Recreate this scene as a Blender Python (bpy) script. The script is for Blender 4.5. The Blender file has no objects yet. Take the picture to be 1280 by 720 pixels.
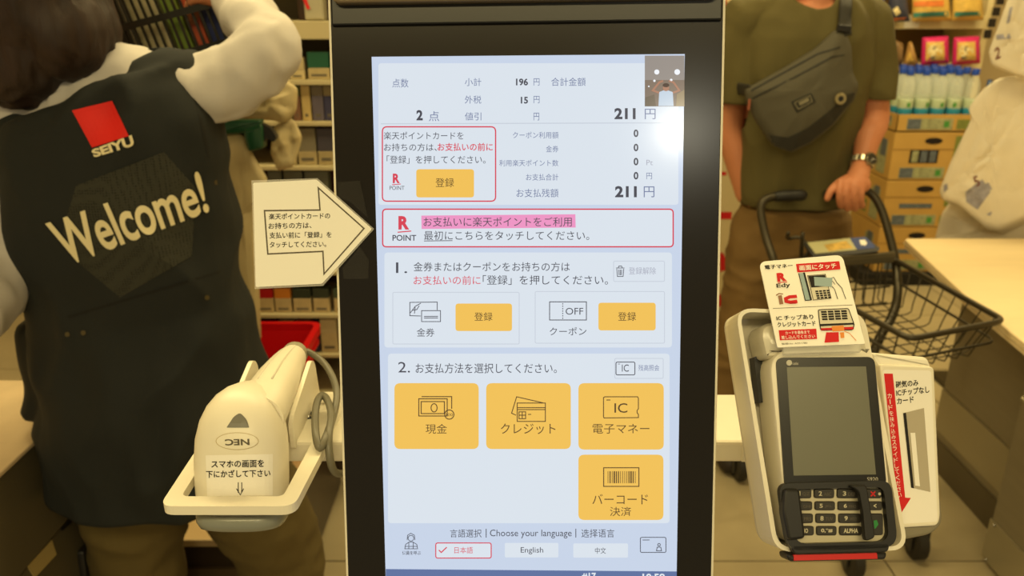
import bpy, bmesh, math, random
from mathutils import Vector as V, Matrix, noise
from mathutils.bvhtree import BVHTree
random.seed(4)
SC = bpy.context.scene
COL = SC.collection
PI = math.pi

# ------------------------------------------------------------------ camera, world, lights, exposure
TILT = math.radians(20)
CAM = V((0, 0, 1.45))
cd = bpy.data.cameras.new('camera'); cd.sensor_width = 36; cd.lens = 28.125
cd.clip_start = 0.05; cd.clip_end = 60
cd.dof.use_dof = True; cd.dof.focus_distance = 0.62; cd.dof.aperture_fstop = 9.0
cam = bpy.data.objects.new('camera', cd); COL.objects.link(cam)
cam.location = CAM; cam.rotation_euler = (PI / 2 - TILT, 0, 0)
SC.camera = cam
SC.view_settings.view_transform = 'Standard'; SC.view_settings.look = 'None'
SC.view_settings.exposure = 0.0; SC.view_settings.gamma = 1.0; SC.view_settings.use_curve_mapping = False
w = bpy.data.worlds.new('store_ambient'); SC.world = w; w.use_nodes = True
w.node_tree.nodes['Background'].inputs[0].default_value = (1.0, 0.82, 0.47, 1)
w.node_tree.nodes['Background'].inputs[1].default_value = 0.38
WARM = (1.0, 0.81, 0.39)
def area(name, loc, sx, sy, power, rot=(0, 0, 0), col=WARM):
    l = bpy.data.lights.new(name, 'AREA'); l.shape = 'RECTANGLE'; l.size = sx; l.size_y = sy
    l.energy = power; l.color = col
    o = bpy.data.objects.new(name, l); COL.objects.link(o); o.location = loc; o.rotation_euler = rot
    return o
area('ceiling_light', (-0.1, -1.2, 2.72), 2.4, 0.35, 61)
area('ceiling_light', (0.2, 1.55, 2.72), 2.6, 0.35, 38)
area('ceiling_light', (1.7, 3.3, 2.72), 2.0, 0.35, 62)
area('ceiling_light', (-1.3, 1.9, 2.72), 1.2, 0.3, 18)
spot = area('ceiling_spotlight', (.76, -3.43, 2.7), .16, .16, 22, (0, 0, 0), (1, .93, .72)); spot.data.shape = 'DISK'

# ------------------------------------------------------------------ projection helpers (photo pixel -> point in the place)
FW = V((0, math.cos(TILT), -math.sin(TILT))); UP = V((0, math.sin(TILT), math.cos(TILT))); RT = V((1, 0, 0))
def ray(px, py): return RT * ((px - 640) / 1000) + UP * ((360 - py) / 1000) + FW
def W(px, py, Y):
    d = ray(px, py); return CAM + d * (Y / d.y)
def WZ(px, py, z):
    d = ray(px, py); return CAM + d * ((z - CAM.z) / d.z)
def rot3(a, b, c):
    a, b, c = [math.radians(t) for t in (a, b, c)]
    return (Matrix.Rotation(b, 3, 'Z') @ Matrix.Rotation(a, 3, 'X') @ Matrix.Rotation(c, 3, 'Y'))
class Fr:
    """a plane in the place: o origin, u right, v up, n towards the shopper"""
    def __init__(s, o, a=0, b=0, c=0):
        R = rot3(a, b, c); s.o = V(o); s.u = R @ V((1, 0, 0)); s.v = R @ V((0, 0, 1)); s.n = s.u.cross(s.v)
    def P(s, u, v, n=0): return s.o + s.u * u + s.v * v + s.n * n
    def px(s, x, y, off=0):
        d = ray(x, y); t = (s.o + s.n * off - CAM).dot(s.n) / d.dot(s.n)
        q = CAM + d * t - s.o
        return (q.dot(s.u), q.dot(s.v))
    def pp(s, pts, off=0): return [s.px(x, y, off) for x, y in pts]

# ------------------------------------------------------------------ materials
MATS = {}
def mat(name, col, rough=.6, metal=0, emit=0, noise_s=0, noise_a=0, bump=0, bump_s=200, alpha=1, trans=0, coat=0, spec=.5, ecol=None, stretch=None, sub=0, ior=1.45):
    if name in MATS: return MATS[name]
    m = bpy.data.materials.new(name); m.use_nodes = True; nt = m.node_tree; b = nt.nodes['Principled BSDF']
    c = tuple(col) + (1,)
    b.inputs['Base Color'].default_value = c; b.inputs['Roughness'].default_value = rough
    b.inputs['Metallic'].default_value = metal; b.inputs['Specular IOR Level'].default_value = spec
    b.inputs['IOR'].default_value = ior
    if coat: b.inputs['Coat Weight'].default_value = coat
    if trans: b.inputs['Transmission Weight'].default_value = trans
    if alpha < 1: b.inputs['Alpha'].default_value = alpha
    if sub: b.inputs['Subsurface Weight'].default_value = sub; b.inputs['Subsurface Radius'].default_value = (.012, .005, .003)
    if emit:
        b.inputs['Emission Color'].default_value = tuple(ecol or col) + (1,); b.inputs['Emission Strength'].default_value = emit
        b.inputs['Base Color'].default_value = (.01, .01, .01, 1)
    if noise_a or bump:
        tc = nt.nodes.new('ShaderNodeTexCoord'); src = tc.outputs['Object']
        if stretch:
            mp = nt.nodes.new('ShaderNodeMapping'); mp.inputs['Scale'].default_value = stretch
            nt.links.new(src, mp.inputs['Vector']); src = mp.outputs['Vector']
    if noise_a:
        n = nt.nodes.new('ShaderNodeTexNoise'); n.inputs['Scale'].default_value = noise_s; n.inputs['Detail'].default_value = 6
        nt.links.new(src, n.inputs['Vector'])
        r = nt.nodes.new('ShaderNodeValToRGB'); r.color_ramp.elements[0].position = .3; r.color_ramp.elements[1].position = .7
        r.color_ramp.elements[0].color = tuple(max(0, x * (1 - noise_a)) for x in col) + (1,)
        r.color_ramp.elements[1].color = tuple(min(1, x * (1 + noise_a)) for x in col) + (1,)
        nt.links.new(n.outputs['Fac'], r.inputs[0]); nt.links.new(r.outputs[0], b.inputs['Base Color'])
    if bump:
        n = nt.nodes.new('ShaderNodeTexNoise'); n.inputs['Scale'].default_value = bump_s; n.inputs['Detail'].default_value = 3
        nt.links.new(src, n.inputs['Vector'])
        bp = nt.nodes.new('ShaderNodeBump'); bp.inputs['Strength'].default_value = bump; bp.inputs['Distance'].default_value = .002
        nt.links.new(n.outputs['Fac'], bp.inputs['Height']); nt.links.new(bp.outputs[0], b.inputs['Normal'])
    MATS[name] = m; return m
def lin(r, g, b):
    return tuple(((c / 255 + .055) / 1.055) ** 2.4 if c > 10 else c / 3294.6 for c in (r, g, b))
def scr(name, r, g, b, k=1.0):      # lit pixels behind the glossy glass of the display
    return mat(name, lin(r, g, b), rough=.13, emit=k, ecol=lin(r, g, b), spec=.5)
def plain(name, r, g, b, rough=.6, **k): return mat(name, lin(r, g, b), rough=rough, **k)

# ------------------------------------------------------------------ mesh helpers
def base_of(p):
    q = V((0, 0, 0))
    while p is not None: q += p.location; p = p.parent
    return q
def mk(name, geo, m, parent=None, smooth=False, label=None, world=True, auto=None):
    """link one mesh object from world-space geometry (verts, faces[, material slots])"""
    vs, fs = geo[0], geo[1]
    me = bpy.data.meshes.new(name); o = bpy.data.objects.new(name, me)
    if parent is None and world:
        xs = [v[0] for v in vs]; ys = [v[1] for v in vs]; zs = [v[2] for v in vs]
        b = V(((min(xs) + max(xs)) / 2, (min(ys) + max(ys)) / 2, min(zs))); o.location = b
    else: b = base_of(parent) if world else V((0, 0, 0))
    me.from_pydata([(v[0] - b.x, v[1] - b.y, v[2] - b.z) for v in vs], [], fs)
    ms = m if isinstance(m, (list, tuple)) else [m]
    for q in ms: me.materials.append(q)
    if len(geo) > 2:
        for p, i in zip(me.polygons, geo[2]): p.material_index = i
    if smooth:
        me.polygons.foreach_set('use_smooth', [True] * len(me.polygons))
        if auto: me.set_sharp_from_angle(angle=math.radians(auto))
    me.update(); COL.objects.link(o); o.parent = parent
    if label: o['label'] = label
    return o
def tag(o, label, cat, group=None, kind=None):
    o['label'] = label; o['category'] = cat
    if group: o['group'] = group
    if kind: o['kind'] = kind
    return o
def struct(o, label=None):
    o['kind'] = 'structure'
    if label: o['label'] = label
    return o
def thing(name, loc, label, cat, group=None):
    o = bpy.data.objects.new(name, None); o.empty_display_size = .05; COL.objects.link(o); o.location = loc
    return tag(o, label, cat, group)
def join(*gs):
    vs, fs, ms = [], [], []
    for k, g in enumerate(gs):
        o = len(vs); vs += [V(v) for v in g[0]]; fs += [tuple(i + o for i in f) for f in g[1]]
        ms += list(g[2]) if len(g) > 2 else [0] * len(g[1])
    return vs, fs, ms
def withmat(g, i): return g[0], g[1], [i] * len(g[1])
def xf(g, M): return ([M @ V(v) for v in g[0]],) + tuple(g[1:])
def box(x0, x1, y0, y1, z0, z1, r=0, seg=2):
    bm = bmesh.new(); bmesh.ops.create_cube(bm, size=1)
    for v in bm.verts: v.co = V(((x0 + x1) / 2 + v.co.x * (x1 - x0), (y0 + y1) / 2 + v.co.y * (y1 - y0), (z0 + z1) / 2 + v.co.z * (z1 - z0)))
    if r: bmesh.ops.bevel(bm, geom=bm.edges[:], offset=r, segments=seg, affect='EDGES', profile=.5)
    return frombm(bm)
def frombm(bm):
    bm.verts.index_update(); vs = [v.co.copy() for v in bm.verts]; fs = [tuple(v.index for v in f.verts) for f in bm.faces]; bm.free()
    return vs, fs
def fbox(fr, u0, u1, v0, v1, n0, n1, r=0, seg=2):
    g = box(u0, u1, v0, v1, n0, n1, r, seg); return [fr.P(*p) for p in g[0]], g[1]
def area2(p): return sum(p[i][0] * p[(i + 1) % len(p)][1] - p[(i + 1) % len(p)][0] * p[i][1] for i in range(len(p))) / 2
def rpoly(pts, r, seg=5):
    """round the corners of a polygon; r may be a list"""
    out = []; n = len(pts)
    for i in range(n):
        p, a, b = V(pts[i]), V(pts[i - 1]), V(pts[(i + 1) % n]); ri = r[i] if isinstance(r, (list, tuple)) else r
        if ri <= 0: out.append(tuple(p)); continue
        da, db = (a - p), (b - p); la, lb = da.length, db.length; ri = min(ri, la * .49, lb * .49); da /= la; db /= lb
        for k in range(seg + 1):
            t = k / seg; s0 = p + da * ri; s1 = p + db * ri
            q = s0 * (1 - t) ** 2 + p * 2 * t * (1 - t) + s1 * t * t; out.append(tuple(q))
    return out
def prism(fr, poly, n0, n1, bev=0):
    """extrude a (u,v) polygon from depth n0 (back) to n1 (front), front edge softened by bev"""
    if area2(poly) < 0: poly = poly[::-1]
    k = len(poly); vs = [fr.P(u, v, n0) for u, v in poly]; fs = [tuple(range(k))[::-1]]
    lv = [(n1, 0)]
    if bev: lv = [(n1 - bev, 0), (n1 - bev * .3, bev * .35), (n1, bev)]
    c = poly
    for (nn, ins) in lv:
        q = inset(c, ins) if ins else c
        b = len(vs); vs += [fr.P(u, v, nn) for u, v in q]
        for i in range(k): fs.append((b - k + i, b - k + (i + 1) % k, b + (i + 1) % k, b + i))
    fs.append(tuple(range(len(vs) - k, len(vs))))
    return vs, fs
def inset(poly, d):
    out = []; n = len(poly); s = 1 if area2(poly) > 0 else -1
    for i in range(n):
        p = V(poly[i]); a = V(poly[i - 1]); b = V(poly[(i + 1) % n])
        e1 = (p - a); e2 = (b - p)
        if e1.length < 1e-9: e1 = e2
        if e2.length < 1e-9: e2 = e1
        n1 = V((-e1.y, e1.x)).normalized() * s; n2 = V((-e2.y, e2.x)).normalized() * s
        m = n1 + n2; m = m.normalized() if m.length > 1e-6 else n1
        out.append(tuple(p + m * d / max(.35, m.dot(n1))))
    return out
def ring(fr, outer, inner, n0, n1):
    """a frame between two outlines of equal point count"""
    k = len(outer); vs = []
    for n_ in (n0, n1):
        vs += [fr.P(u, v, n_) for u, v in outer] + [fr.P(u, v, n_) for u, v in inner]
    fs = []
    for i in range(k):
        j = (i + 1) % k
        fs += [(2 * k + i, 2 * k + j, 3 * k + j, 3 * k + i), (j, i, k + i, k + j), (i, j, 2 * k + j, 2 * k + i), (k + j, k + i, 3 * k + i, 3 * k + j)]
    return vs, fs
def flat(fr, poly, n):
    if area2(poly) < 0: poly = poly[::-1]
    return [fr.P(u, v, n) for u, v in poly], [tuple(range(len(poly)))]
def stroke(fr, pts, w, n, closed=False):
    k = len(pts); vs, fs = [], []
    L = []
    for i in range(k):
        p = V(pts[i]); a = V(pts[i - 1]) if (i or closed) else None; b = V(pts[(i + 1) % k]) if (i < k - 1 or closed) else None
        e1 = (p - a) if a is not None else (b - p); e2 = (b - p) if b is not None else e1
        if e1.length < 1e-9: e1 = e2
        if e2.length < 1e-9: e2 = e1
        n1 = V((-e1.y, e1.x)).normalized(); n2 = V((-e2.y, e2.x)).normalized(); m = n1 + n2
        m = m.normalized() if m.length > 1e-6 else n1; d = w / 2 / max(.4, m.dot(n1))
        L.append((p + m * d, p - m * d))
    for a, b in L: vs += [fr.P(a.x, a.y, n), fr.P(b.x, b.y, n)]
    for i in range(k if closed else k - 1):
        j = (i + 1) % k; fs.append((2 * i, 2 * i + 1, 2 * j + 1, 2 * j))
    return vs, fs
def catmull(pts, k=6):
    P = [V(p) for p in pts]; P = [P[0] * 2 - P[1]] + P + [P[-1] * 2 - P[-2]]; out = []
    for i in range(1, len(P) - 2):
        for s in range(k):
            t = s / k; a, b, c, d = P[i - 1], P[i], P[i + 1], P[i + 2]
            out.append(.5 * ((2 * b) + (c - a) * t + (2 * a - 5 * b + 4 * c - d) * t * t + (3 * b - a - 3 * c + d) * t ** 3))
    out.append(P[-2]); return out
def tube(pts, r, seg=8, closed=False, cap=True, round_cap=False, sm=0, sq=(1, 1)):
    pts = [V(p) for p in pts]
    rs = list(r) if isinstance(r, (list, tuple)) else [r] * len(pts)
    if sm and not closed:
        k = sm; q = catmull(pts, k); rr = []
        for i in range(len(pts) - 1): rr += [rs[i] + (rs[i + 1] - rs[i]) * t / k for t in range(k)]
        rr.append(rs[-1]); pts, rs = q, rr
    if round_cap:
        d0 = (pts[0] - pts[1]).normalized(); d1 = (pts[-1] - pts[-2]).normalized()
        pre = [(pts[0] + d0 * rs[0] * math.sin(t), rs[0] * math.cos(t)) for t in (1.35, 1.0, .5)]
        post = [(pts[-1] + d1 * rs[-1] * math.sin(t), rs[-1] * math.cos(t)) for t in (.5, 1.0, 1.35)]
        pts = [a for a, b in pre] + pts + [a for a, b in post]; rs = [b for a, b in pre] + rs + [b for a, b in post]
    n = len(pts); vs, fs = [], []; u = None
    for i in range(n):
        if closed: t = pts[(i + 1) % n] - pts[i - 1]
        else: t = pts[min(i + 1, n - 1)] - pts[max(i - 1, 0)]
        t = t.normalized() if t.length > 1e-9 else V((0, 0, 1))
        if u is None: u = t.orthogonal().normalized() if abs(t.z) > .9 else t.cross(V((0, 0, 1))).normalized()
        u = (u - t * u.dot(t)).normalized(); w_ = t.cross(u)
        for k in range(seg):
            a = 2 * PI * k / seg; vs.append(pts[i] + (u * math.cos(a) * sq[0] + w_ * math.sin(a) * sq[1]) * rs[i])
    for i in range(n if closed else n - 1):
        for k in range(seg):
            a = i * seg + k; b = i * seg + (k + 1) % seg; c = ((i + 1) % n) * seg + (k + 1) % seg; d = ((i + 1) % n) * seg + k
            fs.append((a, b, c, d))
    if cap and not closed: fs += [tuple(range(seg))[::-1], tuple(range((n - 1) * seg, n * seg))]
    return vs, fs
def loft(rings, seg=28, power=2.3, cap=True):
    """rings: (centre, half-width vector, half-depth vector)"""
    vs, fs = [], []
    for c, a, b in rings:
        for k in range(seg):
            t = 2 * PI * k / seg; ct, st = math.cos(t), math.sin(t); e = 2 / power
            vs.append(V(c) + V(a) * (abs(ct) ** e * (1 if ct >= 0 else -1)) + V(b) * (abs(st) ** e * (1 if st >= 0 else -1)))
    for i in range(len(rings) - 1):
        for k in range(seg):
            fs.append((i * seg + k, i * seg + (k + 1) % seg, (i + 1) * seg + (k + 1) % seg, (i + 1) * seg + k))
    if cap: fs += [tuple(range(seg))[::-1], tuple(range((len(rings) - 1) * seg, len(rings) * seg))]
    return vs, fs
def ball(c, rx, ry=None, rz=None, R=None, seg=20):
    ry = ry or rx; rz = rz or rx; bm = bmesh.new(); bmesh.ops.create_uvsphere(bm, u_segments=seg, v_segments=seg // 2 + 2, radius=1)
    R = R or Matrix.Identity(3)
    for v in bm.verts: v.co = V(c) + R @ V((v.co.x * rx, v.co.y * ry, v.co.z * rz))
    return frombm(bm)
def lathe(c, prof, seg=16, axis=V((0, 0, 1))):
    ax = V(axis).normalized(); u = ax.orthogonal().normalized(); w_ = ax.cross(u); vs, fs = [], []
    for (r, h) in prof:
        for k in range(seg):
            t = 2 * PI * k / seg; vs.append(V(c) + ax * h + (u * math.cos(t) + w_ * math.sin(t)) * r)
    for i in range(len(prof) - 1):
        for k in range(seg): fs.append((i * seg + k, i * seg + (k + 1) % seg, (i + 1) * seg + (k + 1) % seg, (i + 1) * seg + k))
    fs += [tuple(range(seg))[::-1], tuple(range((len(prof) - 1) * seg, len(prof) * seg))]
    return vs, fs
def fuse(geos, voxel=.008, smooth=4, wr=0, wrs=(9, 9, 9), seed=0, clip=None):
    """melt overlapping closed shapes into one continuous surface; wr = cloth wrinkle height"""
    g = join(*geos); me = bpy.data.meshes.new('tmp'); me.from_pydata(g[0], [], g[1]); o = bpy.data.objects.new('tmp', me); COL.objects.link(o)
    m = o.modifiers.new('r', 'REMESH'); m.mode = 'VOXEL'; m.voxel_size = voxel
    if smooth: s = o.modifiers.new('s', 'SMOOTH'); s.factor = .5; s.iterations = smooth
    dg = bpy.context.evaluated_depsgraph_get(); ev = o.evaluated_get(dg); em = ev.to_mesh()
    vs = [v.co.copy() for v in em.vertices]; ns = [v.normal.copy() for v in em.vertices]; fs = [tuple(p.vertices) for p in em.polygons]
    ev.to_mesh_clear(); bpy.data.objects.remove(o); bpy.data.meshes.remove(me)
    if wr:
        s = V((seed * 3.1, seed * 1.7, seed * 5.3))
        for i, v in enumerate(vs):
            q = V((v.x * wrs[0], v.y * wrs[1], v.z * wrs[2])) + s
            h = noise.noise(q + noise.noise_vector(q * .6) * .8); h = 1 - abs(h) * 2.2
            vs[i] = v + ns[i] * (wr * (h * .7 + .5 * noise.noise(q * 2.1)))
    if clip:
        bm = bmesh.new(); bv = [bm.verts.new(v) for v in vs]
        for f in fs: bm.faces.new([bv[i] for i in f])
        for co, no in clip:
            bmesh.ops.bisect_plane(bm, geom=bm.verts[:] + bm.edges[:] + bm.faces[:], plane_co=co, plane_no=no, clear_outer=True)
        return frombm(bm)
    return vs, fs
def pillow(fr, poly, th, n0=0, steps=5, wr=0, seed=0, back=True, edge=.15):
    """a soft flat packet with the outline poly"""
    if area2(poly) < 0: poly = poly[::-1]
    k = len(poly); cx = sum(p[0] for p in poly) / k; cy = sum(p[1] for p in poly) / k; vs, fs = [], []
    for side in (1, -1):
        b0 = len(vs)
        for s in range(steps + 1):
            t = s / steps; f = 1 - t * .985; h = th * (edge + (1 - edge) * math.sin(min(1, t * 1.35) * PI / 2)) * (1 if side > 0 else (.6 if back else 0))
            for (u, v) in poly:
                uu, vv = cx + (u - cx) * f, cy + (v - cy) * f
                hh = h + (wr * noise.noise(V((uu * 45 + seed, vv * 45, seed))) * min(1, t * 3) if wr else 0)
                vs.append(fr.P(uu, vv, n0 + side * hh))
        for s in range(steps):
            for i in range(k):
                a = b0 + s * k + i; b = b0 + s * k + (i + 1) % k; c = b0 + (s + 1) * k + (i + 1) % k; d = b0 + (s + 1) * k + i
                fs.append((a, b, c, d) if side > 0 else (d, c, b, a))
        e = tuple(range(b0 + steps * k, b0 + (steps + 1) * k)); fs.append(e if side > 0 else e[::-1])
    o = (steps + 1) * k
    for i in range(k): fs.append(((i + 1) % k, i, o + i, o + (i + 1) % k))
    return vs, fs
def text_geo(s, bold=0, space=1, res=3):
    c = bpy.data.curves.new('t', 'FONT'); c.body = s; c.offset = bold; c.resolution_u = res; c.space_character = space
    o = bpy.data.objects.new('t', c); COL.objects.link(o)
    dg = bpy.context.evaluated_depsgraph_get(); ev = o.evaluated_get(dg); me = ev.to_mesh()
    vs = [(v.co.x, v.co.y) for v in me.vertices]; fs = [tuple(p.vertices) for p in me.polygons]
    ev.to_mesh_clear(); bpy.data.objects.remove(o); bpy.data.curves.remove(c)
    return vs, fs
def qmap(vs, quad):
    xs = [v[0] for v in vs]; ys = [v[1] for v in vs]; x0, x1, y0, y1 = min(xs), max(xs), min(ys), max(ys)
    TL, TR, BR, BL = [V(q) for q in quad]; out = []
    for x, y in vs:
        a = (x - x0) / max(1e-6, x1 - x0); b = (y - y0) / max(1e-6, y1 - y0)
        out.append((BL * (1 - a) + BR * a) * (1 - b) + (TL * (1 - a) + TR * a) * b)
    return out
def txt(fr, s, q, m, parent, n, name='lettering', bold=0.0, label=None):
    """lettering laid on a surface; q = (x0,y0,x1,y1) or four photo corners TL,TR,BR,BL"""
    if len(q) == 4 and not isinstance(q[0], (tuple, list)): x0, y0, x1, y1 = q; q = [(x0, y0), (x1, y0), (x1, y1), (x0, y1)]
    g = text_geo(s, bold); loc = qmap(g[0], fr.pp(q, n))
    return mk(name, ([fr.P(p.x, p.y, n) for p in loc], g[1]), m, parent, label=label)
def sub_dense(vs, fs, maxlen):
    bm = bmesh.new(); bv = [bm.verts.new(v) for v in vs]
    for f in fs:
        try: bm.faces.new([bv[i] for i in f])
        except ValueError: pass
    bmesh.ops.triangulate(bm, faces=bm.faces[:])
    for _ in range(4):
        e = [e for e in bm.edges if e.calc_length() > maxlen]
        if not e: break
        bmesh.ops.subdivide_edges(bm, edges=e, cuts=1); bmesh.ops.triangulate(bm, faces=[f for f in bm.faces if len(f.verts) > 3])
    return frombm(bm)
def drape(geo, bvh, direction, off=.002, maxlen=.012):
    """lay flat print onto a curved surface, just proud of it"""
    vs, fs = sub_dense(geo[0], geo[1], maxlen); out = []; bad = set()
    for i, v in enumerate(vs):
        d = (v - CAM).normalized(); h = bvh.ray_cast(CAM, d, 9)
        if h[0] is None: bad.add(i); out.append(v); continue
        out.append(h[0] - d * off)
    return out, [f for f in fs if not bad & set(f)]
def dup(root, loc=None, rz=None, label=None, parent=None):
    c = root.copy(); COL.objects.link(c); c.parent = parent
    if loc is not None: c.location = loc
    if rz is not None: c.rotation_euler = (c.rotation_euler[0], c.rotation_euler[1], rz)
    if label: c['label'] = label
    for ch in list(root.children): dup(ch, parent=c)
    return c
# ------------------------------------------------------------------ shared materials
cream = plain('cream_plastic', 230, 223, 203, .38, noise_s=30, noise_a=.02)
cream_dk = plain('cream_plastic_dark', 205, 198, 182, .5, noise_s=40, noise_a=.04)  # darker, slightly rougher copy of the cream plastic
black = plain('black_plastic', 26, 24, 22, .45)
glassblack = plain('black_display_glass', 22, 18, 13, .2, spec=.45)
gloss_dk = plain('dark_gloss', 14, 13, 11, .3)
paper = plain('paper_white', 240, 236, 226, .75)
paperw = plain('sign_paper', 246, 243, 232, .8)
ink = plain('black_ink', 28, 24, 22, .8)
inkgrey = plain('grey_ink', 96, 88, 74, .8)
redp = plain('red_print', 205, 24, 30, .7)
chrome = plain('steel', 190, 188, 180, .25, metal=1)

# ------------------------------------------------------------------ the store around
tile_m = plain('floor_tile', 172, 158, 126, .33, noise_s=4, noise_a=.10, bump=.05, bump_s=60)
grout = plain('grout', 78, 66, 48, .9)
floor = struct(mk('floor', box(-2.6, 3.4, -.2, 5.0, -.04, -.004), grout))
g0 = box(-.2975, .2975, -.2975, .2975, -.012, 0)
tile0 = None
for i in range(10):
    for j in range(9):
        x = 1.02 - .3 + .6 * (i - 5); y = 1.8 - .3 + .6 * (j - 2)
        if not (-2.6 < x < 3.4): continue
        if tile0 is None:
            tile0 = mk('floor_tile', g0, tile_m, floor, world=False); t = tile0
        else:
            t = tile0.copy(); COL.objects.link(t)
        t.parent = floor; t.location = V((x, y, 0)) - floor.location
wallm = plain('wall_paint', 196, 178, 140, .8)
struct(mk('wall_back', box(-2.6, 3.4, 5.0, 5.1, 0, 2.8), wallm))
struct(mk('wall_left', box(-2.7, -2.6, -.2, 5.1, 0, 2.8), wallm))
struct(mk('wall_right', box(3.4, 3.5, -.2, 5.1, 0, 2.8), wallm))
struct(mk('ceiling', box(-2.7, 3.5, -6, 5.1, 2.8, 2.9), plain('ceiling_paint', 214, 206, 188, .9)))

# ------------------------------------------------------------------ payment kiosk
K = Fr((.01349, .5890, 1.20664), -13.638, -1.791, -.841)
S = .000614      # metres per photo pixel on the display plane
kiosk = thing('payment_kiosk', (0.01, .67, 0), 'tall black self checkout payment display with a cream rim in the middle of the picture', 'payment kiosk')
uL = K.px(424, 360)[0]; uR = K.px(896.5, 360)[0]; vT = K.px(660, -80)[1]; vB = K.px(660, 790)[1]
rim = rpoly([(uL, vB), (uR, vB), (uR, vT), (uL, vT)], .012)
rimo = rpoly([(uL - .0022, vB - .0022), (uR + .0022, vB - .0022), (uR + .0022, vT + .0022), (uL - .0022, vT + .0022)], .013)
mk('housing', prism(K, rimo, -.034, -.001, .001), cream, kiosk, label='cream plastic rim and shell')
mk('front_glass', prism(K, rim, -.006, .0005, .0006), glassblack, kiosk, label='black glass front')
vband = K.px(660, 30)[1]; vtop2 = K.px(660, 5)[1]
mk('upper_band', fbox(K, uL + .001, uR - .001, vband, vtop2 + .02, -.002, .004, .0015), gloss_dk, kiosk, label='glossy black band above the display')
l1 = K.px(419, 5)[0]; r1 = K.px(897, 5)[0]
mk('camera_housing', prism(K, rpoly([(l1, vtop2), (r1, vtop2), (r1, vtop2 + .06), (l1, vtop2 + .06)], .007), -.004, .012, .002), plain('bronze_grey', 120, 105, 80, .35, metal=.4), kiosk, label='bronze grey panel with rounded corners')
mk('mounting_plate', fbox(K, -.12, .12, -.13, .12, -.05, -.034, .003), cream_dk, kiosk)
mk('pole', box(-.035, .045, .66, .74, .03, 1.2, .004), cream_dk, kiosk)
mk('base_plate', box(-.2, .22, .5, .95, 0, .03, .006), cream_dk, kiosk)
mk('crossbar', box(-.262, .243, .62, .712, 1.058, 1.079, .003), cream, kiosk, label='cream bracket arm to both sides')
mk('bolt_recess', loft([(V((-.195, .668, 1.0791)), V((.012, 0, 0)), V((0, .008, 0))), (V((-.195, .668, 1.0797)), V((.0105, 0, 0)), V((0, .0068, 0)))], 20, 2), black, kiosk)
mk('bolt_recess', ball((-.195, .666, 1.0795), .006, .005, .0015), chrome, kiosk)
# ring holder of the scanner
HZ = Fr((0, 0, 1.077), -90)       # horizontal: u = x, v = y
ro = rpoly([(-.272, .522), (-.168, .522), (-.158, .712), (-.276, .712)], .011, 6)
ri = rpoly([(-.260, .535), (-.180, .535), (-.173, .690), (-.264, .690)], .006, 6)
mk('scanner_ring', ring(HZ, ro, ri, -.004, .004), cream, kiosk, label='cream ring that loops in front of the scanner')
for sx, nm in ((-.249, 0), (-.193, 1)):
    Fv = Fr((sx, 0, 0), 0, 90)   # u = +y
    poly = rpoly([(.615, 1.075), (.613, 1.104), (.694, 1.1245), (.704, 1.117), (.712, 1.075)], [.002, .012, .006, .01, .002], 5)
    mk('side_fin', prism(Fv, poly, -.002, .002), cream, kiosk)

# ---- display
screen_px = [(464.5, 71), (856, 67.5), (845.6, 731), (482.4, 731)]
bg = scr('display_blue_grey', 198, 211, 232)
white = scr('display_white', 226, 232, 238)
white2 = scr('display_panel', 217, 226, 236)
amber = scr('display_amber', 240, 192, 88)
sred = scr('display_red', 214, 62, 84); spink = scr('display_pink', 236, 148, 196)
sblue = scr('display_blue', 92, 112, 160)
sdark = scr('display_text', 70, 72, 84); sbluet = scr('display_blue_text', 112, 124, 160)
sgrey = scr('display_pale_grey', 168, 172, 188); sline = scr('display_line', 198, 206, 218); sbrown = scr('display_brown', 88, 66, 40)
N0, N1, N2, N3, N4 = .0008, .0010, .0012, .0014, .0016
display = mk('display', flat(K, K.pp(screen_px, N0), N0), bg, kiosk, label='lit touch display')
def q4(x0, y0, x1, y1): return [(x0, y0), (x1, y0), (x1, y1), (x0, y1)]
def card(x0, y0, x1, y1, m, n=N1, r=5, name='screen_panel', label=None):
    return mk(name, flat(K, rpoly(K.pp(q4(x0, y0, x1, y1), n), r * S), n), m, display, label=label)
def outl(x0, y0, x1, y1, m, n=N2, r=5, wd=1.5, name='screen_outline'):
    return mk(name, stroke(K, rpoly(K.pp(q4(x0, y0, x1, y1), n), r * S), wd * S, n, True), m, display)
def T(s, x0, y0, x1, y1, m=sdark, n=N3, b=0.0): return txt(K, s, (x0, y0, x1, y1), m, display, n, 'screen_lettering', b)
def ln(pts, m, wd=1.2, n=N3, closed=False, name='screen_icon'): return mk(name, stroke(K, K.pp(pts, n), wd * S, n, closed), m, display)
def lns(lists, m, wd=1.2, n=N3, name='screen_icon'):
    return mk(name, join(*[stroke(K, K.pp(p, n), wd * S, n, c) for p, c in lists]), m, display)
def circ(cx, cy, r, k=16, ry=None): return [(cx + r * math.cos(2 * PI * i / k), cy + (ry or r) * math.sin(2 * PI * i / k)) for i in range(k)]
card(473, 79, 848, 256, white2, r=4)
T('点数', 490.3, 98.4, 510.6, 109.4, sbluet); T('小計', 581, 97.5, 601.6, 107.5, sbluet); T('196', 645, 98, 660, 107, sdark, b=.03)
T('円', 667, 98, 674.4, 107, sbluet); T('合計金額', 689, 97, 732, 107.5, sbluet)
T('外税', 581, 119.5, 601.6, 129.5, sbluet); T('15', 651, 121, 660, 129.5, sdark, b=.03); T('円', 667, 120, 674.4, 129, sbluet)
T('2', 520.5, 137.5, 528.5, 150.5, sdark, b=.04); T('点', 536, 139, 549, 151.5, sbluet); T('値引', 581, 140.5, 601.6, 150.5, sbluet)
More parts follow.
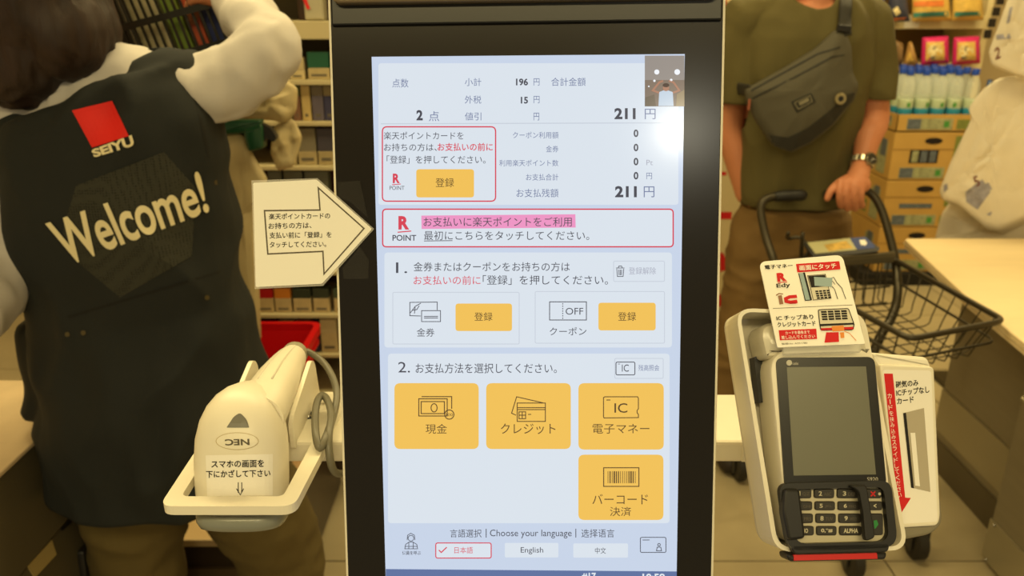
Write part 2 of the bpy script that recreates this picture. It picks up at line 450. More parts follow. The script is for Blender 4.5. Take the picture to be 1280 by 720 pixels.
T('円', 667, 141, 674, 150.5, sbluet); T('211', 768, 135, 794.5, 149, sdark, b=.04); T('円', 806, 136, 819.5, 149, sbluet)
ln([(476, 154.8), (846, 153.5)], sline, 1.2)
outl(478, 158.5, 619.5, 251.5, sred, r=6, wd=1.6)
T('楽天ポイントカードを', 479.7, 164.7, 579.4, 174.4, sdark); T('お持ちの方は、', 480, 179.2, 546, 188.9, sdark)
T('お支払いの前に', 547, 178.6, 616, 188.7, sred, b=.012); T('「登録」を押してください。', 483.4, 194.4, 607, 204.6, sdark)
T('R', 491, 217, 499.7, 229, sred, b=.04); ln([(490, 231), (501, 230)], sred, 1); T('POINT', 487, 232.4, 505.6, 237.4, sdark)
def button(x0, y0, x1, y1, r=4): return card(x0, y0, x1, y1, amber, N2, r, 'touch_button', 'amber rounded touch button')
button(520.3, 211.5, 592.5, 246.8); T('登録', 544.4, 222.5, 567.5, 233.8, sbrown)
T('クーポン利用額', 641, 164.7, 698, 173, sbluet); T('金券', 682.5, 182, 698, 190.3, sbluet); T('利用楽天ポイント数', 624, 199.7, 698, 207.8, sbluet)
T('お支払合計', 657.5, 217.2, 698, 225.6, sbluet); T('お支払残額', 645.6, 236, 698, 246.6, sbluet)
for y in (161.8, 179.6, 197.2, 214.8): T('0', 792, y, 798, y + 9.6, sdark, b=.03)
T('Pt', 808, 199.8, 816, 206.5, sgrey); T('円', 808, 216, 815, 224, sbluet)
T('211', 768.8, 232.5, 796, 246.6, sdark, b=.04); T('円', 804.7, 233, 818, 246.6, sbluet)
# the little live camera picture in the corner of the display
card(806, 69.5, 855.5, 133, scr('preview_ground', 128, 112, 98), N3, 0, 'camera_preview', 'small live camera picture in the top right corner of the display')
def pv(pts, m, n=.00165): mk('camera_preview', flat(K, K.pp(pts, n), n), m, display)
pv(q4(806, 69.5, 855.5, 100), scr('preview_ceiling', 150, 142, 136))
for a, b, r in ((821, 90, 3.2), (846.5, 90, 3.6), (818, 101, 1.5), (839, 100, 1.6), (811, 108, 1)): pv(circ(a, b, r), scr('preview_lamp', 240, 244, 250), .0018)
pv([(824, 115), (832, 112), (841, 115), (842, 132.5), (823, 132.5)], scr('preview_shirt', 190, 206, 222), .0017)
pv(circ(832.5, 110, 4), scr('preview_skin', 170, 122, 98), .00175); pv(circ(832.5, 106.5, 4.2, ry=2.6), scr('preview_hair', 70, 50, 42), .0018)
mk('camera_preview', join(stroke(K, K.pp([(824, 116), (816, 113), (824, 103), (829, 101)], .0018), 2.4 * S, .0018), stroke(K, K.pp([(841, 116), (849, 113), (842, 103), (836, 101)], .0018), 2.4 * S, .0018)), MATS['preview_skin'], display)
pv([(806, 122), (818, 118), (820, 133), (806, 133)], scr('preview_shade', 110, 98, 82), .00168); pv([(846, 118), (855.5, 112), (855.5, 133), (845, 133)], scr('preview_tan', 150, 132, 100), .00168)
# message strip
card(478.5, 262, 841, 308, white2, N1, 5); outl(478.3, 261.5, 841.5, 308.5, sred, N2, 5, 1.7)
T('R', 498, 270, 511.6, 287, sred, b=.05); ln([(497, 290.3), (514, 288.8)], sred, 1.4); T('POINT', 490.6, 293.6, 520.3, 301, sdark, b=.015)
mk('highlight_strip', flat(K, K.pp([(526.6, 269.5), (719.2, 267.8), (719.6, 284.4), (527, 286.2)], N2), N2), spink, display, label='pink highlight')
T('お支払いに楽天ポイントをご利用', 529.4, 271.3, 714.7, 283.2, sdark); T('最初にこちらをタッチしてください。', 530, 288.6, 736.6, 300.2, sdark); ln([(530, 301.2), (565.6, 300.8)], sdark, .9)
# section 1
card(480.5, 315.6, 840, 434.4, white2, N1, 5)
T('1.', 495, 328, 509, 341.4, sdark); T('金券またはクーポンをお持ちの方は', 517, 327.6, 712.3, 339.2, sdark)
T('お支払いの前に', 517, 344.7, 600.6, 355.9, sred); T('「登録」を押してください。', 603.5, 344, 760, 356, sdark)
outl(767, 326.4, 830.6, 351.8, sline, r=2, wd=1); T('登録解除', 786, 334, 820, 343, sgrey)
lns([([(770, 335), (780.6, 335)], 0), ([(772.8, 334.5), (773.6, 332.6), (777, 332.6), (777.8, 334.5)], 0), ([(771, 336), (771.8, 345.6), (778.9, 345.6), (779.7, 336)], 0), ([(773.6, 337), (773.9, 344)], 0), ([(775.4, 337), (775.4, 344)], 0), ([(777.1, 337), (776.8, 344)], 0)], sdark, .9)
outl(491, 365.4, 649, 430, sline, r=2, wd=1); outl(669, 364.4, 830.6, 429, sline, r=2, wd=1)
lns([([(526, 395), (512.3, 394.6), (512.3, 378), (546.5, 377.6), (546.5, 387.6)], 0), (q4(527, 388.3, 550.6, 402), 1), ([(530, 395.6), (547.5, 395.4)], 0), ([(530, 397.6), (547.5, 397.4)], 0), ([(513, 391), (519, 383), (526, 379)], 0), ([(515, 388), (521, 387), (524, 382)], 0), ([(518, 392), (519, 384)], 0)], sdark, 1)
T('金券', 521, 410.2, 543, 420.8, sdark); button(569.4, 379.4, 640, 413.8); T('登録', 593, 390.4, 615.6, 401, sbrown)
lns([(q4(687, 377.3, 733, 400), 1)] + [([(703.4, y), (703.4, y + 1.6)], 0) for y in range(379, 399, 3)], sdark, 1.1)
T('OFF', 707, 384.8, 729, 393.4, sdark); T('クーポン', 687, 409, 733, 419, sdark); button(748, 378.4, 819.6, 413); T('登録', 772.5, 390, 795, 401, sbrown)
# section 2
card(485, 442, 837, 654, white2, N1, 5)
T('2.', 497.7, 452.4, 512.5, 465.7, sdark); T('お支払方法を選択してください。', 519.5, 454, 696, 466.6, sdark)
outl(768.5, 448, 829, 473, sline, r=2, wd=1); outl(770, 452.6, 793.6, 468.6, sdark, r=2, wd=1.1); T('IC', 777.4, 455.6, 786, 464.6, sdark); T('残高照会', 798, 456, 824, 463.6, sbluet); ln([(772.4, 455), (775, 455)], sdark, .8)
for a in ((493, 478.9, 598.4, 561.3), (607.7, 478.9, 713.5, 561.3), (723, 478.9, 829.7, 562), (723, 568.3, 829.3, 650)): button(*a, r=8)
coin = circ(561.6, 518.2, 5.8)
lns([(q4(523.5, 498.5, 559, 520), 1), (q4(526.5, 502, 555.5, 517), 1), ([(527, 495.8), (564.6, 495.8), (564.6, 511)], 0), (circ(542.6, 509.8, 3.8, ry=5.2), 1), (coin, 1)], sbrown, 1.3)
T('100', 557.5, 516.6, 566, 520.2, sbrown); T('現金', 532, 530, 558.7, 542.2, sbrown)
lns([(q4(646.5, 503.8, 681.7, 526.8), 1), ([(646.5, 509.6), (681.7, 509.6)], 0), ([(646.5, 512), (681.7, 512)], 0), ([(645, 519), (639.5, 516.5), (645.8, 496), (679, 503.6)], 0), (q4(648.8, 514.8, 657, 523.4), 1), ([(652.8, 514.8), (652.8, 523.4)], 0), ([(648.8, 519), (657, 519)], 0), ([(660, 518), (664, 518)], 0)], sbrown, 1.2)
T('クレジット', 626, 529.4, 694.4, 542.6, sbrown)
lns([([(756, 496), (797, 496), (798, 498), (798, 511), (796.4, 513), (796.4, 516), (798, 518), (798, 522), (755, 522.4), (754.4, 521), (754.4, 497)], 1), ([(758, 500), (763, 500)], 0)], sbrown, 1.2)
T('IC', 768, 504, 784.3, 516, sbrown, b=.005); T('電子マネー', 740.7, 530, 811.8, 542, sbrown)
mk('screen_icon', join(*[stroke(K, K.pp(p, N3), wd * S, N3, c) for p, wd, c in [(q4(754.6, 584.7, 798.6, 608), 1.3, True)] + [([(760 + i * 2.62, 589), (760 + i * 2.62, 604)], random.choice((.8, 1.4, 1.9)), False) for i in range(14)]]), sbrown, display)
T('バーコード', 740.5, 617.6, 810, 630.5, sbrown); T('決済', 762.4, 633.6, 789, 645.2, sbrown)
# language strip
lns([([(509, 675), (509.5, 669), (513.5, 666.6), (518, 669), (518.6, 675)], 0), (circ(513.7, 672.8, 3.6, 12), 1), ([(506, 686), (507, 680.5), (511.5, 677.5), (516, 677.5), (521, 680.5), (522, 686)], 1), ([(511, 678), (511, 686)], 0), ([(516.5, 678), (516.5, 686)], 0), ([(506, 683), (522, 683)], 0)], sdark, .9)
T('係員を呼ぶ', 502.8, 688.6, 526, 693.6, sdark, b=.01)
T('言語選択', 562.6, 661.6, 602, 671.8, sdark); T('|', 607.2, 661, 608.2, 672, sdark); T('Choose your language', 612.4, 662, 714.6, 673, sdark); T('|', 719.3, 661, 720.3, 672, sdark); T('选择语言', 726.7, 661.4, 768, 671.8, sdark)
card(544.7, 678.7, 614, 697.6, white2, N1, 3); outl(544.7, 678.7, 614, 697.6, sred, r=3, wd=1.4); ln([(548.5, 687.5), (551.5, 690.6), (558.5, 684)], sred, 1.5); T('日本語', 568, 683.6, 591, 691.8, sred)
card(631, 678.7, 698, 696.8, white2, N1, 2); T('English', 650.9, 684, 679, 693, sdark); card(716.6, 679.3, 785, 697, white2, N1, 2); T('中文', 743.8, 684.4, 757.4, 692.2, sdark)
lns([(rpoly(q4(800.5, 671.7, 832.4, 690.5), 2), 1), ([(803, 675), (812, 675)], 0), (circ(823.8, 681, 1.7, 8), 1), ([(820.6, 688.5), (821.5, 684), (826, 684), (827, 688.5)], 1)], sdark, 1)
mk('screen_footer', flat(K, K.pp([(482.2, 711.3), (846, 714.3), (845.7, 731), (482.4, 731)], N1), N1), sblue, display, label='blue footer bar')
T('#17', 727.4, 716, 745, 725.4, white, b=.03); T('10:59', 803, 717, 831, 726, white, b=.03)

# ------------------------------------------------------------------ laminated arrow sign taped to the kiosk
c8 = lambda L: [(300 + x / 3.6, 180 + y / 3.6) for x, y in L]
A = Fr(K.P(-.2, .0, .008), -13.6, 3, -.8)
apaper = c8([(60, 175), (345, 160), (595, 382), (370, 628), (72, 643)])
alam = c8([(53, 164), (349, 154), (604, 382), (374, 638), (68, 652)])
sign = mk('arrow_sign', prism(A, rpoly(A.pp(apaper), .001, 2), 0, .0008), paperw)
tag(sign, 'white laminated arrow sign with Japanese text taped to the left edge of the kiosk', 'sign')
mk('arrow_outline', stroke(A, A.pp(c8([(110, 300), (360, 297), (352, 197), (558, 380), (378, 585), (373, 483), (125, 495)]), .001), .0011, .001, True), inkgrey, sign)
lam = mat('laminate_film', (.95, .93, .86), rough=.12, alpha=.22, spec=.6)
mk('laminate', ring(A, A.pp(alam), A.pp(apaper), -.0002, .0012), lam, sign, label='clear film edge')
for s, q in (('楽天ポイントカードの', [(130, 313), (405, 309), (405, 336), (130, 340)]), ('お持ちの方は、', [(128, 355), (322, 351), (322, 379), (128, 383)]),
             ('支払い前に「登録」を', [(132, 397), (412, 394), (412, 421), (132, 425)]), ('タッチしてください。', [(133, 440), (388, 437), (388, 463), (133, 467)])):
    txt(A, s, c8(q), ink, sign, .0011, 'lettering', .006)
tapem = mat('clear_tape', (.3, .29, .25), rough=.04, alpha=.025, spec=.6)
for q in ([(440, 172), (540, 165), (556, 238), (575, 330), (500, 262), (446, 240)], [(462, 560), (540, 462), (580, 520), (578, 606), (470, 606)]):
    mk('tape', prism(A, A.pp(c8(q)), .0012, .0016), tapem, sign, label='clear adhesive tape')

# ------------------------------------------------------------------ hand scanner in its ring
scn = thing('barcode_scanner', (-.225, .58, 1.03), 'cream hand-held scanner lying nose down in the ring left of the display', 'scanner')
H = Fr((-.2215, .572, 1.075), -22, 0, 0)
def hp(y): return H.px(305, y)[1]
rows = [(638, 54, .024, .0), (625, 57, .027, .001), (600, 58, .031, .002), (570, 57.5, .034, .003), (545, 56, .034, .003), (522, 51, .033, .0015), (505, 43.5, .030, -.001), (492, 34, .026, -.005), (483, 22, .02, -.01), (478.5, 9, .012, -.014)]
rings = []
for y, hw, dp, off in rows:
    u, v = H.px(303, y); rings.append((H.P(u + .001, v, off), H.u * hw * .00063, H.n * dp))
mk('head', loft(rings, 36, 2.6), cream, scn, smooth=True)
rg = []
for y, hw, dp in ((636, 55, .027), (648, 54, .026), (655, 50, .023), (658, 40, .018)):
    u, v = H.px(304, y); rg.append((H.P(u, v, 0), H.u * hw * .000655, H.n * dp))
mk('scan_window', loft(rg, 32, 3), plain('smoky_grey_plastic', 128, 130, 120, .25), scn, smooth=True, label='grey translucent nose')
hb = [V((-.2125, .588, 1.120)), V((-.2130, .62, 1.1205)), V((-.2145, .66, 1.1195)), V((-.2158, .70, 1.117)), V((-.2165, .722, 1.115))]
HRR = [.0225, .0215, .0195, .0158, .0125]
mk('handle', tube(hb, HRR, 28, sm=4), cream, scn, smooth=True, auto=50)
for dx in (-.006, .007):
    mk('handle_groove', tube([hb[i] + V((dx * (1 - i * .12), 0, HRR[i] - .0012)) for i in (1, 2, 3, 4)], .0010, 6, sm=3), cream_dk, scn, smooth=True)
mk('handle_cap', tube([(-.2165, .720, 1.115), (-.2165, .730, 1.115), (-.2165, .737, 1.115)], [.0130, .0125, .009], 20, sm=3), plain('grey_rubber', 150, 144, 122, .5), scn, smooth=True, label='grey end cap')
hv = MATS  # keep lookups short
bv = BVHTree.FromPolygons([tuple(v) for v in loft(rings, 36, 2.6)[0]], loft(rings, 36, 2.6)[1])
def on_head(px_pts, n=.036): return [H.P(u, v, n) for u, v in H.pp(px_pts, .036)]
def patch(pts, bvh, d, off, maxlen=.004):
    return drape((pts, [tuple(range(len(pts)))]), bvh, d, off, maxlen)
tri = rpoly([(283, 534.5), (311.5, 534.5), (308, 524), (300, 515.5), (292, 521)], [1, 1, 3, 4, 3], 4)
mk('trigger', patch(on_head(tri), bv, -H.n, .0008), plain('trigger_grey', 112, 110, 100, .4), scn, label='grey pointed trigger button')
ov = [(296.5 + 27 * math.cos(t), 551.5 + 11 * math.sin(t)) for t in [2 * PI * i / 30 for i in range(30)]]
ovi = [(296.5 + 26 * math.cos(t), 551.5 + 10.2 * math.sin(t)) for t in [2 * PI * i / 30 for i in range(30)]]
mk('badge', patch(on_head(ov), bv, -H.n, .0004), plain('badge_rim', 190, 172, 128, .5), scn)
mk('badge', patch(on_head(ovi), bv, -H.n, .0008), cream, scn)
g = text_geo('NEC', .03); loc = qmap(g[0], H.pp([(312, 556.5), (281.5, 557), (281, 549), (311.5, 548.5)], .036))
mk('badge_lettering', drape(([H.P(p.x, p.y, .036) for p in loc], g[1]), bv, -H.n, .0011, .004), inkgrey, scn)
st = [(257, 569), (341, 567.5), (341, 619), (259, 620.5)]
mk('sticker', patch(on_head(st), bv, -H.n, .0006), paper, scn, label='white instruction sticker')
for s, q in (('スマホの画面を', [(264, 576), (330, 574.5), (330, 584), (264, 585)]), ('下にかざして下さい', [(257.5, 588), (338, 586.5), (338, 596), (257.5, 597.5)])):
    g = text_geo(s, .018); loc = qmap(g[0], H.pp(q, .036))
    mk('sticker_lettering', drape(([H.P(p.x, p.y, .036) for p in loc], g[1]), bv, -H.n, .0010, .006), ink, scn)
for sh in ([(297.3, 603), (298.3, 603), (298.3, 616), (297.3, 616)], [(301.6, 603), (302.6, 603), (302.6, 616), (301.6, 616)], [(295, 611), (296, 610.6), (300.3, 617.8), (304, 610.6), (305, 611), (300.3, 619.4)]):
    mk('sticker_lettering', patch(on_head(sh), bv, -H.n, .0010), ink, scn)
cab = plain('grey_cable', 104, 100, 84, .42)
cp = [W(352, 440, .733), W(366, 439, .732), W(385, 440, .73), W(403, 452, .72), W(415, 470, .70), W(421, 492, .68), W(418, 515, .655), W(408, 545, .612), W(400, 560, .600), W(395, 545, .610), W(394, 520, .64), W(397, 501, .665), W(403, 494, .68), W(410, 502, .665), W(414, 520, .64), W(411, 545, .612), W(412, 570, .60), W(417, 588, .60), W(427, 592, .61), W(436, 583, .625), W(446, 560, .64)]
mk('cable', tube(cp, .0034, 10, sm=5), cab, scn, smooth=True, label='grey coiled cable')

# ------------------------------------------------------------------ card payment terminal, its cradle, card sign, swipe reader
Tm = Fr((.2436, .5408, 1.1468), -30.66, 0, -.48)
ST = .00062
term = thing('card_payment_terminal', (.2436, .55, 1.03), 'handheld card terminal with grey screen and keypad in the cradle right of display', 'card terminal')
def tpp(pts, n=0): return Tm.pp(pts, n)
def tprism(pts, n0, n1, bev=0, r=0, ref=None):
    return prism(Tm, rpoly(Tm.pp(pts, n1 if ref is None else ref), r), n0, n1, bev)
# cradle belongs to the kiosk
co = rpoly(Tm.pp([(919, 385), (1080, 390), (1136, 688), (968, 690)], -.004), .014, 6)
ci = rpoly(Tm.pp([(924.5, 389.5), (1074, 395), (1130, 683), (973, 684.5)], -.004), .011, 6)
mk('cradle_wall', ring(Tm, co, ci, -.040, -.004), cream, kiosk)
mk('cradle_back', prism(Tm, co, -.044, -.040), cream_dk, kiosk)
for q in ([(941, 447), (950, 444), (954, 503), (947, 504)], [(975, 650), (985, 648), (988, 676), (979, 677)]):
    mk('foam_pad', prism(Tm, Tm.pp(q, -.03), -.040, -.026), black, kiosk, label='black foam pad')
mk('cradle_bracket', box(.205, .243, .618, .70, 1.06, 1.078), cream, kiosk)
tb = rpoly(Tm.pp([(960, 437), (1094, 435), (1122, 686), (986, 688)], 0), [.02, .018, .02, .02], 7)
mk('body', prism(Tm, tb, -.036, 0, .003), cream, term, smooth=True, auto=35)
pb = rpoly(Tm.pp([(946, 404), (1079, 398), (1093, 446), (956, 448)], -.006), [.016, .016, .004, .004], 7)
mk('printer_cover', prism(Tm, pb, -.036, -.004, .006), plain('clear_cream_cover', 214, 207, 186, .22, spec=.6), term, smooth=True, auto=35, label='shiny rounded paper roll cover')
bz = rpoly(Tm.pp([(970, 447), (1093, 446), (1108, 603), (981, 606)], .0016), [.006, .006, .002, .002], 5)
mk('screen_bezel', prism(Tm, bz, 0, .0016), gloss_dk, term, label='black screen bezel')
mk('screen', flat(Tm, Tm.pp([(983.5, 459), (1082.5, 458), (1095, 593), (992, 594.5)], .0019), .0019), mat('unlit_lcd', lin(108, 108, 92), rough=.3, emit=.0), term, label='grey blank screen')
mk('emblem', flat(Tm, Tm.pp(circ(986.5, 453.5, 3.6), .0019), .0019), plain('emblem_grey', 190, 186, 170, .5), term)
txt(Tm, 'castles', (990.5, 452.5, 998, 456), MATS['emblem_grey'], term, .0019)
txt(Tm, 'S920', (1084, 596.5, 1097.5, 601.5), MATS['emblem_grey'], term, .0019)
kp = rpoly(Tm.pp([(984, 607), (1108, 604), (1116, 683), (992, 686)], .001), .008, 5)
mk('keypad_plate', prism(Tm, kp, 0, .001), plain('key_plate', 190, 182, 156, .45), term)
shr_o = rpoly(Tm.pp([(973, 604.5), (1113, 600.5), (1122, 684), (985, 690)], .006), [.008, .008, .012, .012], 6)
shr_i = rpoly(Tm.pp([(984, 612), (1104, 608.5), (1111, 677), (994, 680)], .006), [.006, .006, .009, .009], 6)
bkr = plain('black_rubber', 21, 19, 16, .45)
mk('keypad_shield', ring(Tm, shr_o, shr_i, 0, .007), bkr, term, label='black privacy shield around the keypad')
mk('shield_wing', prism(Tm, rpoly(Tm.pp([(981, 611), (1000, 611), (1007.5, 673), (986, 676), (979, 640)], .012), .003, 4), .002, .012, .002), bkr, term)
mk('shield_wing', prism(Tm, rpoly(Tm.pp([(1061, 607), (1083, 606), (1094, 672), (1081, 677), (1078, 640), (1073, 614)], .012), .003, 4), .008, .013, .001), bkr, term)
mk('shield_bar', prism(Tm, rpoly(Tm.pp([(988, 681), (1112, 678), (1110, 690), (992, 693)], .006), .003, 4), .0, .007, .001), bkr, term)
keym = plain('key_black', 38, 34, 27, .5); keyt = plain('key_legend', 196, 188, 160, .6)
cols = [(992.5, 1014.5), (1018, 1043), (1046.8, 1074.5), (1083.5, 1102)]
rws = [(611, 622.7), (626.7, 637.8), (642, 653.8), (657.6, 669.2)]
leg = [['1 QZ', '2 ABC', '3 DEF', ''], ['4 GHI', '5 JKL', '6 MNO', '<'], ['7 PRS', '8 TUV', '9 WXY', ''], ['NO', '0,*#', 'ALPHA', None]]
for r, (y0, y1) in enumerate(rws):
    for c, (x0, x1) in enumerate(cols):
        dx = r * 1.0; yy1 = y1
        if leg[r][c] is None: continue
        if (r, c) == (2, 3): yy1 = 669
        k = mk('key', prism(Tm, rpoly(Tm.pp(q4(x0 + dx, y0, x1 + dx, yy1), .003), .0018, 4), .001, .0032, .0006), keym, term)
        m_ = keyt; s = leg[r][c]
        if s:
            w_ = min(x1 - x0 - 6, 3.6 * len(s)); cx = (x0 + x1) / 2 + dx
            if ' ' in s:
                a, b = s.split(' '); txt(Tm, a, (cx - 7, y0 + 3, cx - 3, y1 - 3), keyt, k, .0034, 'legend', .02); txt(Tm, b, (cx - .5, y0 + 4.5, cx + 8.5, y1 - 3), inkgrey, k, .0034, 'legend', .0)
            else: txt(Tm, s, (cx - w_ / 2, y0 + 3, cx + w_ / 2, y1 - 3), keyt, k, .0034, 'legend', .03)
        if (r, c) == (0, 3):
            mk('legend', join(stroke(Tm, Tm.pp([(1086, 614), (1091.5, 620)]), .0009, .0034), stroke(Tm, Tm.pp([(1091.5, 614), (1086, 620)]), .0009, .0034)), redp, k, label='red cross')
            mk('legend', flat(Tm, Tm.pp(circ(1097, 617, 1.8)), .0034), keyt, k)
        if (r, c) == (2, 3):
            mk('legend', flat(Tm, Tm.pp([(1092, 651), (1096, 650), (1098, 655.5), (1095, 660), (1093, 661)], .0034), .0034), plain('green_print', 40, 130, 60, .6), k, label='green mark')
mk('slot_cap', prism(Tm, rpoly(Tm.pp([(984, 693), (1110, 690), (1108, 700), (987, 702.5)], 0), .003, 5), -.02, .0, .002), black, term)
mk('slot_strip', prism(Tm, Tm.pp([(992, 693.4), (1096, 691), (1097, 698.4), (992.5, 700.8)], .0008), -.002, .0008), plain('red_slot', 196, 30, 26, .35), term, label='red strip above the card slot')

# ---- instruction card standing behind the terminal
Cd = Fr((.2347, .5873, 1.2258), -46.4, -3.8, -5.2)
c4 = lambda L: [(930 + x / 3.6, 300 + y / 3.6) for x, y in L]
cq = rpoly(Cd.pp(c4([(68, 98), (442, 66), (545, 467), (150, 483)]), 0), [.006, .006, .001, .001], 5)
card_s = mk('instruction_card', prism(Cd, cq, -.0012, 0), paperw)
tag(card_s, 'white card with red print standing above the card terminal', 'sign')
def ct(s, q, m=ink, b=.02): return txt(Cd, s, c4(q), m, card_s, .0005, 'lettering', b)
def cf(q, m, n=.0003, name='print'): return mk(name, flat(Cd, Cd.pp(c4(q), n), n), m, card_s)
def cl(q, m, wd=.0006, n=.0005, closed=False): return mk('print', stroke(Cd, Cd.pp(c4(q), n), wd, n, closed), m, card_s)
ct('電子マネー', [(92, 114), (217, 105), (220, 124), (95, 132)])
cf([(234, 108), (429, 95), (434, 132), (240, 146)], redp); ct('画面にタッチ', [(247, 115), (414, 103), (417, 127), (251, 138)], paper)
ct('R', [(146, 149), (188, 145), (193, 183), (151, 188)], redp, .06); cl([(152, 192), (194, 188)], redp, .0007); ct('Edy', [(145, 197), (207, 192), (211, 215), (148, 220)])
cf([(153, 250), (170, 248), (177, 288), (160, 290)], plain('brown_print', 150, 110, 84, .7)); cl([(145, 249), (158, 241), (176, 243)], MATS['brown_print'], .0009)
cl([(238, 253), (205, 256), (188, 264), (190, 276), (210, 280), (240, 276)], redp, .0028); cl([(205, 284), (236, 283)], redp, .0012)
cf([(246, 150), (272, 147), (304, 268), (276, 271)], plain('pale_blue_print', 150, 172, 176, .6)); cl([(270, 146), (302, 269)], ink, .0014); cl([(246, 150), (276, 272), (304, 270)], ink, .0006)
pr = [(286, 160), (366, 154), (392, 262), (312, 270)]
cf(pr, plain('light_print', 214, 208, 186, .7)); cl(pr, inkgrey, .0005, closed=True); cf([(289, 162), (364, 157), (374, 208), (303, 214)], ink, .0004)
cf([(315, 166), (398, 170), (395, 210), (318, 206)], MATS['pale_blue_print'], .0006)
kg = []
for i in range(4):
    for j in range(4):
        x = 320 + i * 17 + j * 2.4; y = 228 - i * 1.2 + j * 10; kg.append(flat(Cd, Cd.pp(c4([(x, y), (x + 13, y - 1), (x + 15, y + 6), (x + 2, y + 7)]), .0005), .0005))
mk('print', join(*kg), ink, card_s)
cl([(390, 172), (404, 168), (418, 192), (440, 215), (458, 265)], ink, .0005); cl([(396, 208), (408, 222), (422, 266)], ink, .0005); cl([(398, 184), (410, 200)], ink, .0004)
cl([(130, 308), (488, 292)], inkgrey, .0004)
ct('IC チップあり', [(144, 341), (310, 334), (314, 356), (148, 363)]); ct('クレジットカード', [(148, 370), (320, 363), (325, 386), (152, 393)])
cf([(156, 406), (325, 399), (329, 445), (162, 451)], redp); ct('カードを最後まで', [(185, 411), (295, 406), (297, 421), (187, 426)], paper, .01); ct('差し込んでください', [(166, 431), (318, 424), (321, 440), (169, 447)], paper, .01)
ct('管理No. A251780', [(168, 463), (284, 458), (286, 467), (170, 472)], inkgrey, 0)
pd = rpoly([(334, 314), (470, 308), (496, 380), (490, 404), (346, 406), (340, 370)], 8, 3)
cf(pd, MATS['light_print']); cl(pd, ink, .0007, closed=True)
kg = []
for i in range(4):
    for j in range(4):
        x = 346 + i * 30 + j * 1.5; y = 320 - i * 1.2 + j * 11; kg.append(flat(Cd, Cd.pp(c4([(x, y), (x + 25, y - 1), (x + 27, y + 7), (x + 2, y + 8)]), .0005), .0005))
mk('print', join(*kg), ink, card_s)
cf([(342, 378), (494, 372), (497, 380), (343, 388)], ink, .0005); cf([(346, 397), (494, 390), (494, 402), (348, 408)], redp, .0005)
cf([(394, 388), (448, 384), (452, 408), (398, 411)], plain('orange_print', 226, 140, 60, .7), .0006); cf([(370, 416), (426, 414), (428, 458), (362, 462)], redp, .0005)
cl([(452, 410), (475, 420), (505, 452)], MATS['orange_print'], .0005); cf([(432, 416), (450, 415), (452, 440), (436, 442)], MATS['orange_print'], .0005)
mk('card_foot', prism(Cd, Cd.pp(c4([(175, 478), (520, 466), (526, 500), (180, 512)]), -.002), -.006, -.0015), mat('clear_stand', (.85, .84, .76), rough=.1, alpha=.35, spec=.7), card_s, label='clear plastic foot')

# ---- magnetic stripe reader
Rd = Fr((.318, .556, 1.12), -31, 4, -1.5)
rdr = thing('card_swipe_reader', (.32, .57, 1.02), 'cream swipe reader with a red arrow sticker at the right of the card terminal', 'card reader')
rp = rpoly(Rd.pp([(1100, 455), (1168, 458), (1169, 480), (1176, 645), (1173, 657), (1124, 660)], 0), [.002, .004, .002, .004, .006, .002], 4)
mk('body', prism(Rd, rp, -.030, 0, .0015), cream, rdr)
mk('lower_shell', prism(Rd, rpoly(Rd.pp([(1118, 640), (1177, 618), (1180, 655), (1166, 668), (1126, 676)], -.006), .006, 5), -.034, -.006, .003), plain('shell_shaded_grey', 132, 124, 102, .45), rdr, smooth=True, auto=40, label='grey lower shell')  # the grey of this lower part is shading put into the colour
mk('side_cover', prism(Rd, rpoly(Rd.pp([(1088, 440), (1160, 446), (1166, 460), (1100, 462)], -.004), .003, 3), -.03, -.004, .003), mat('clear_cover', (.86, .82, .7), rough=.15, spec=.6), rdr, label='glossy top cover')
mk('sticker', flat(Rd, rpoly(Rd.pp([(1103, 462), (1164, 463), (1172, 652), (1127, 655)], .0003), .003), .0003), paper, rdr, label='white instruction sticker')
mk('arrow_print', flat(Rd, Rd.pp([(1105, 467), (1116, 467), (1131.5, 622), (1138.7, 622.5), (1123.5, 646), (1121, 622)], .0006), .0006), redp, rdr, label='red down arrow')
for s, q in (('磁気のみ', [(1119.4, 476.5), (1148, 474), (1148, 482.5), (1119.8, 485.5)]), ('ICチップなし', [(1120, 487), (1161.5, 482.5), (1162, 491), (1120.6, 495.5)]), ('カード', [(1120.8, 498), (1142, 495), (1142.5, 503), (1121.4, 505.5)])):
    txt(Rd, s, q, ink, rdr, .0006, 'lettering', .02)
vt = 'カードを挟み込みスライドしてください'
for i, ch in enumerate(vt):
    y = 492 + i * 7.3; x = 1107.8 + (y - 480) * .1 + 2.6
    h_ = .5 if ch == 'ー' else 2.6
    txt(Rd, ch if h_ > 1 else '|', [(x - h_, y), (x + h_, y - .3), (x + h_ + .6, y + 5.6), (x - h_ + .6, y + 6)], paper, rdr, .0009, 'lettering', .0)
mk('window_inset', flat(Rd, Rd.pp([(1129, 516.5), (1155, 510), (1163, 615), (1139, 609.5)], .0006), .0006), plain('inset_grey', 176, 166, 144, .5), rdr, label='grey tinted slot picture')
mk('window_inset', flat(Rd, Rd.pp([(1129, 516.5), (1132.5, 515.6), (1142.5, 610.5), (1139, 609.5)], .0009), .0009), ink, rdr); mk('window_inset', flat(Rd, Rd.pp([(1138, 541), (1144, 541), (1150, 608), (1144, 607)], .0009), .0009), paper, rdr)
mk('mount_arm', fbox(Rd, -.035, .01, -.02, .01, -.045, -.03), cream_dk, rdr)
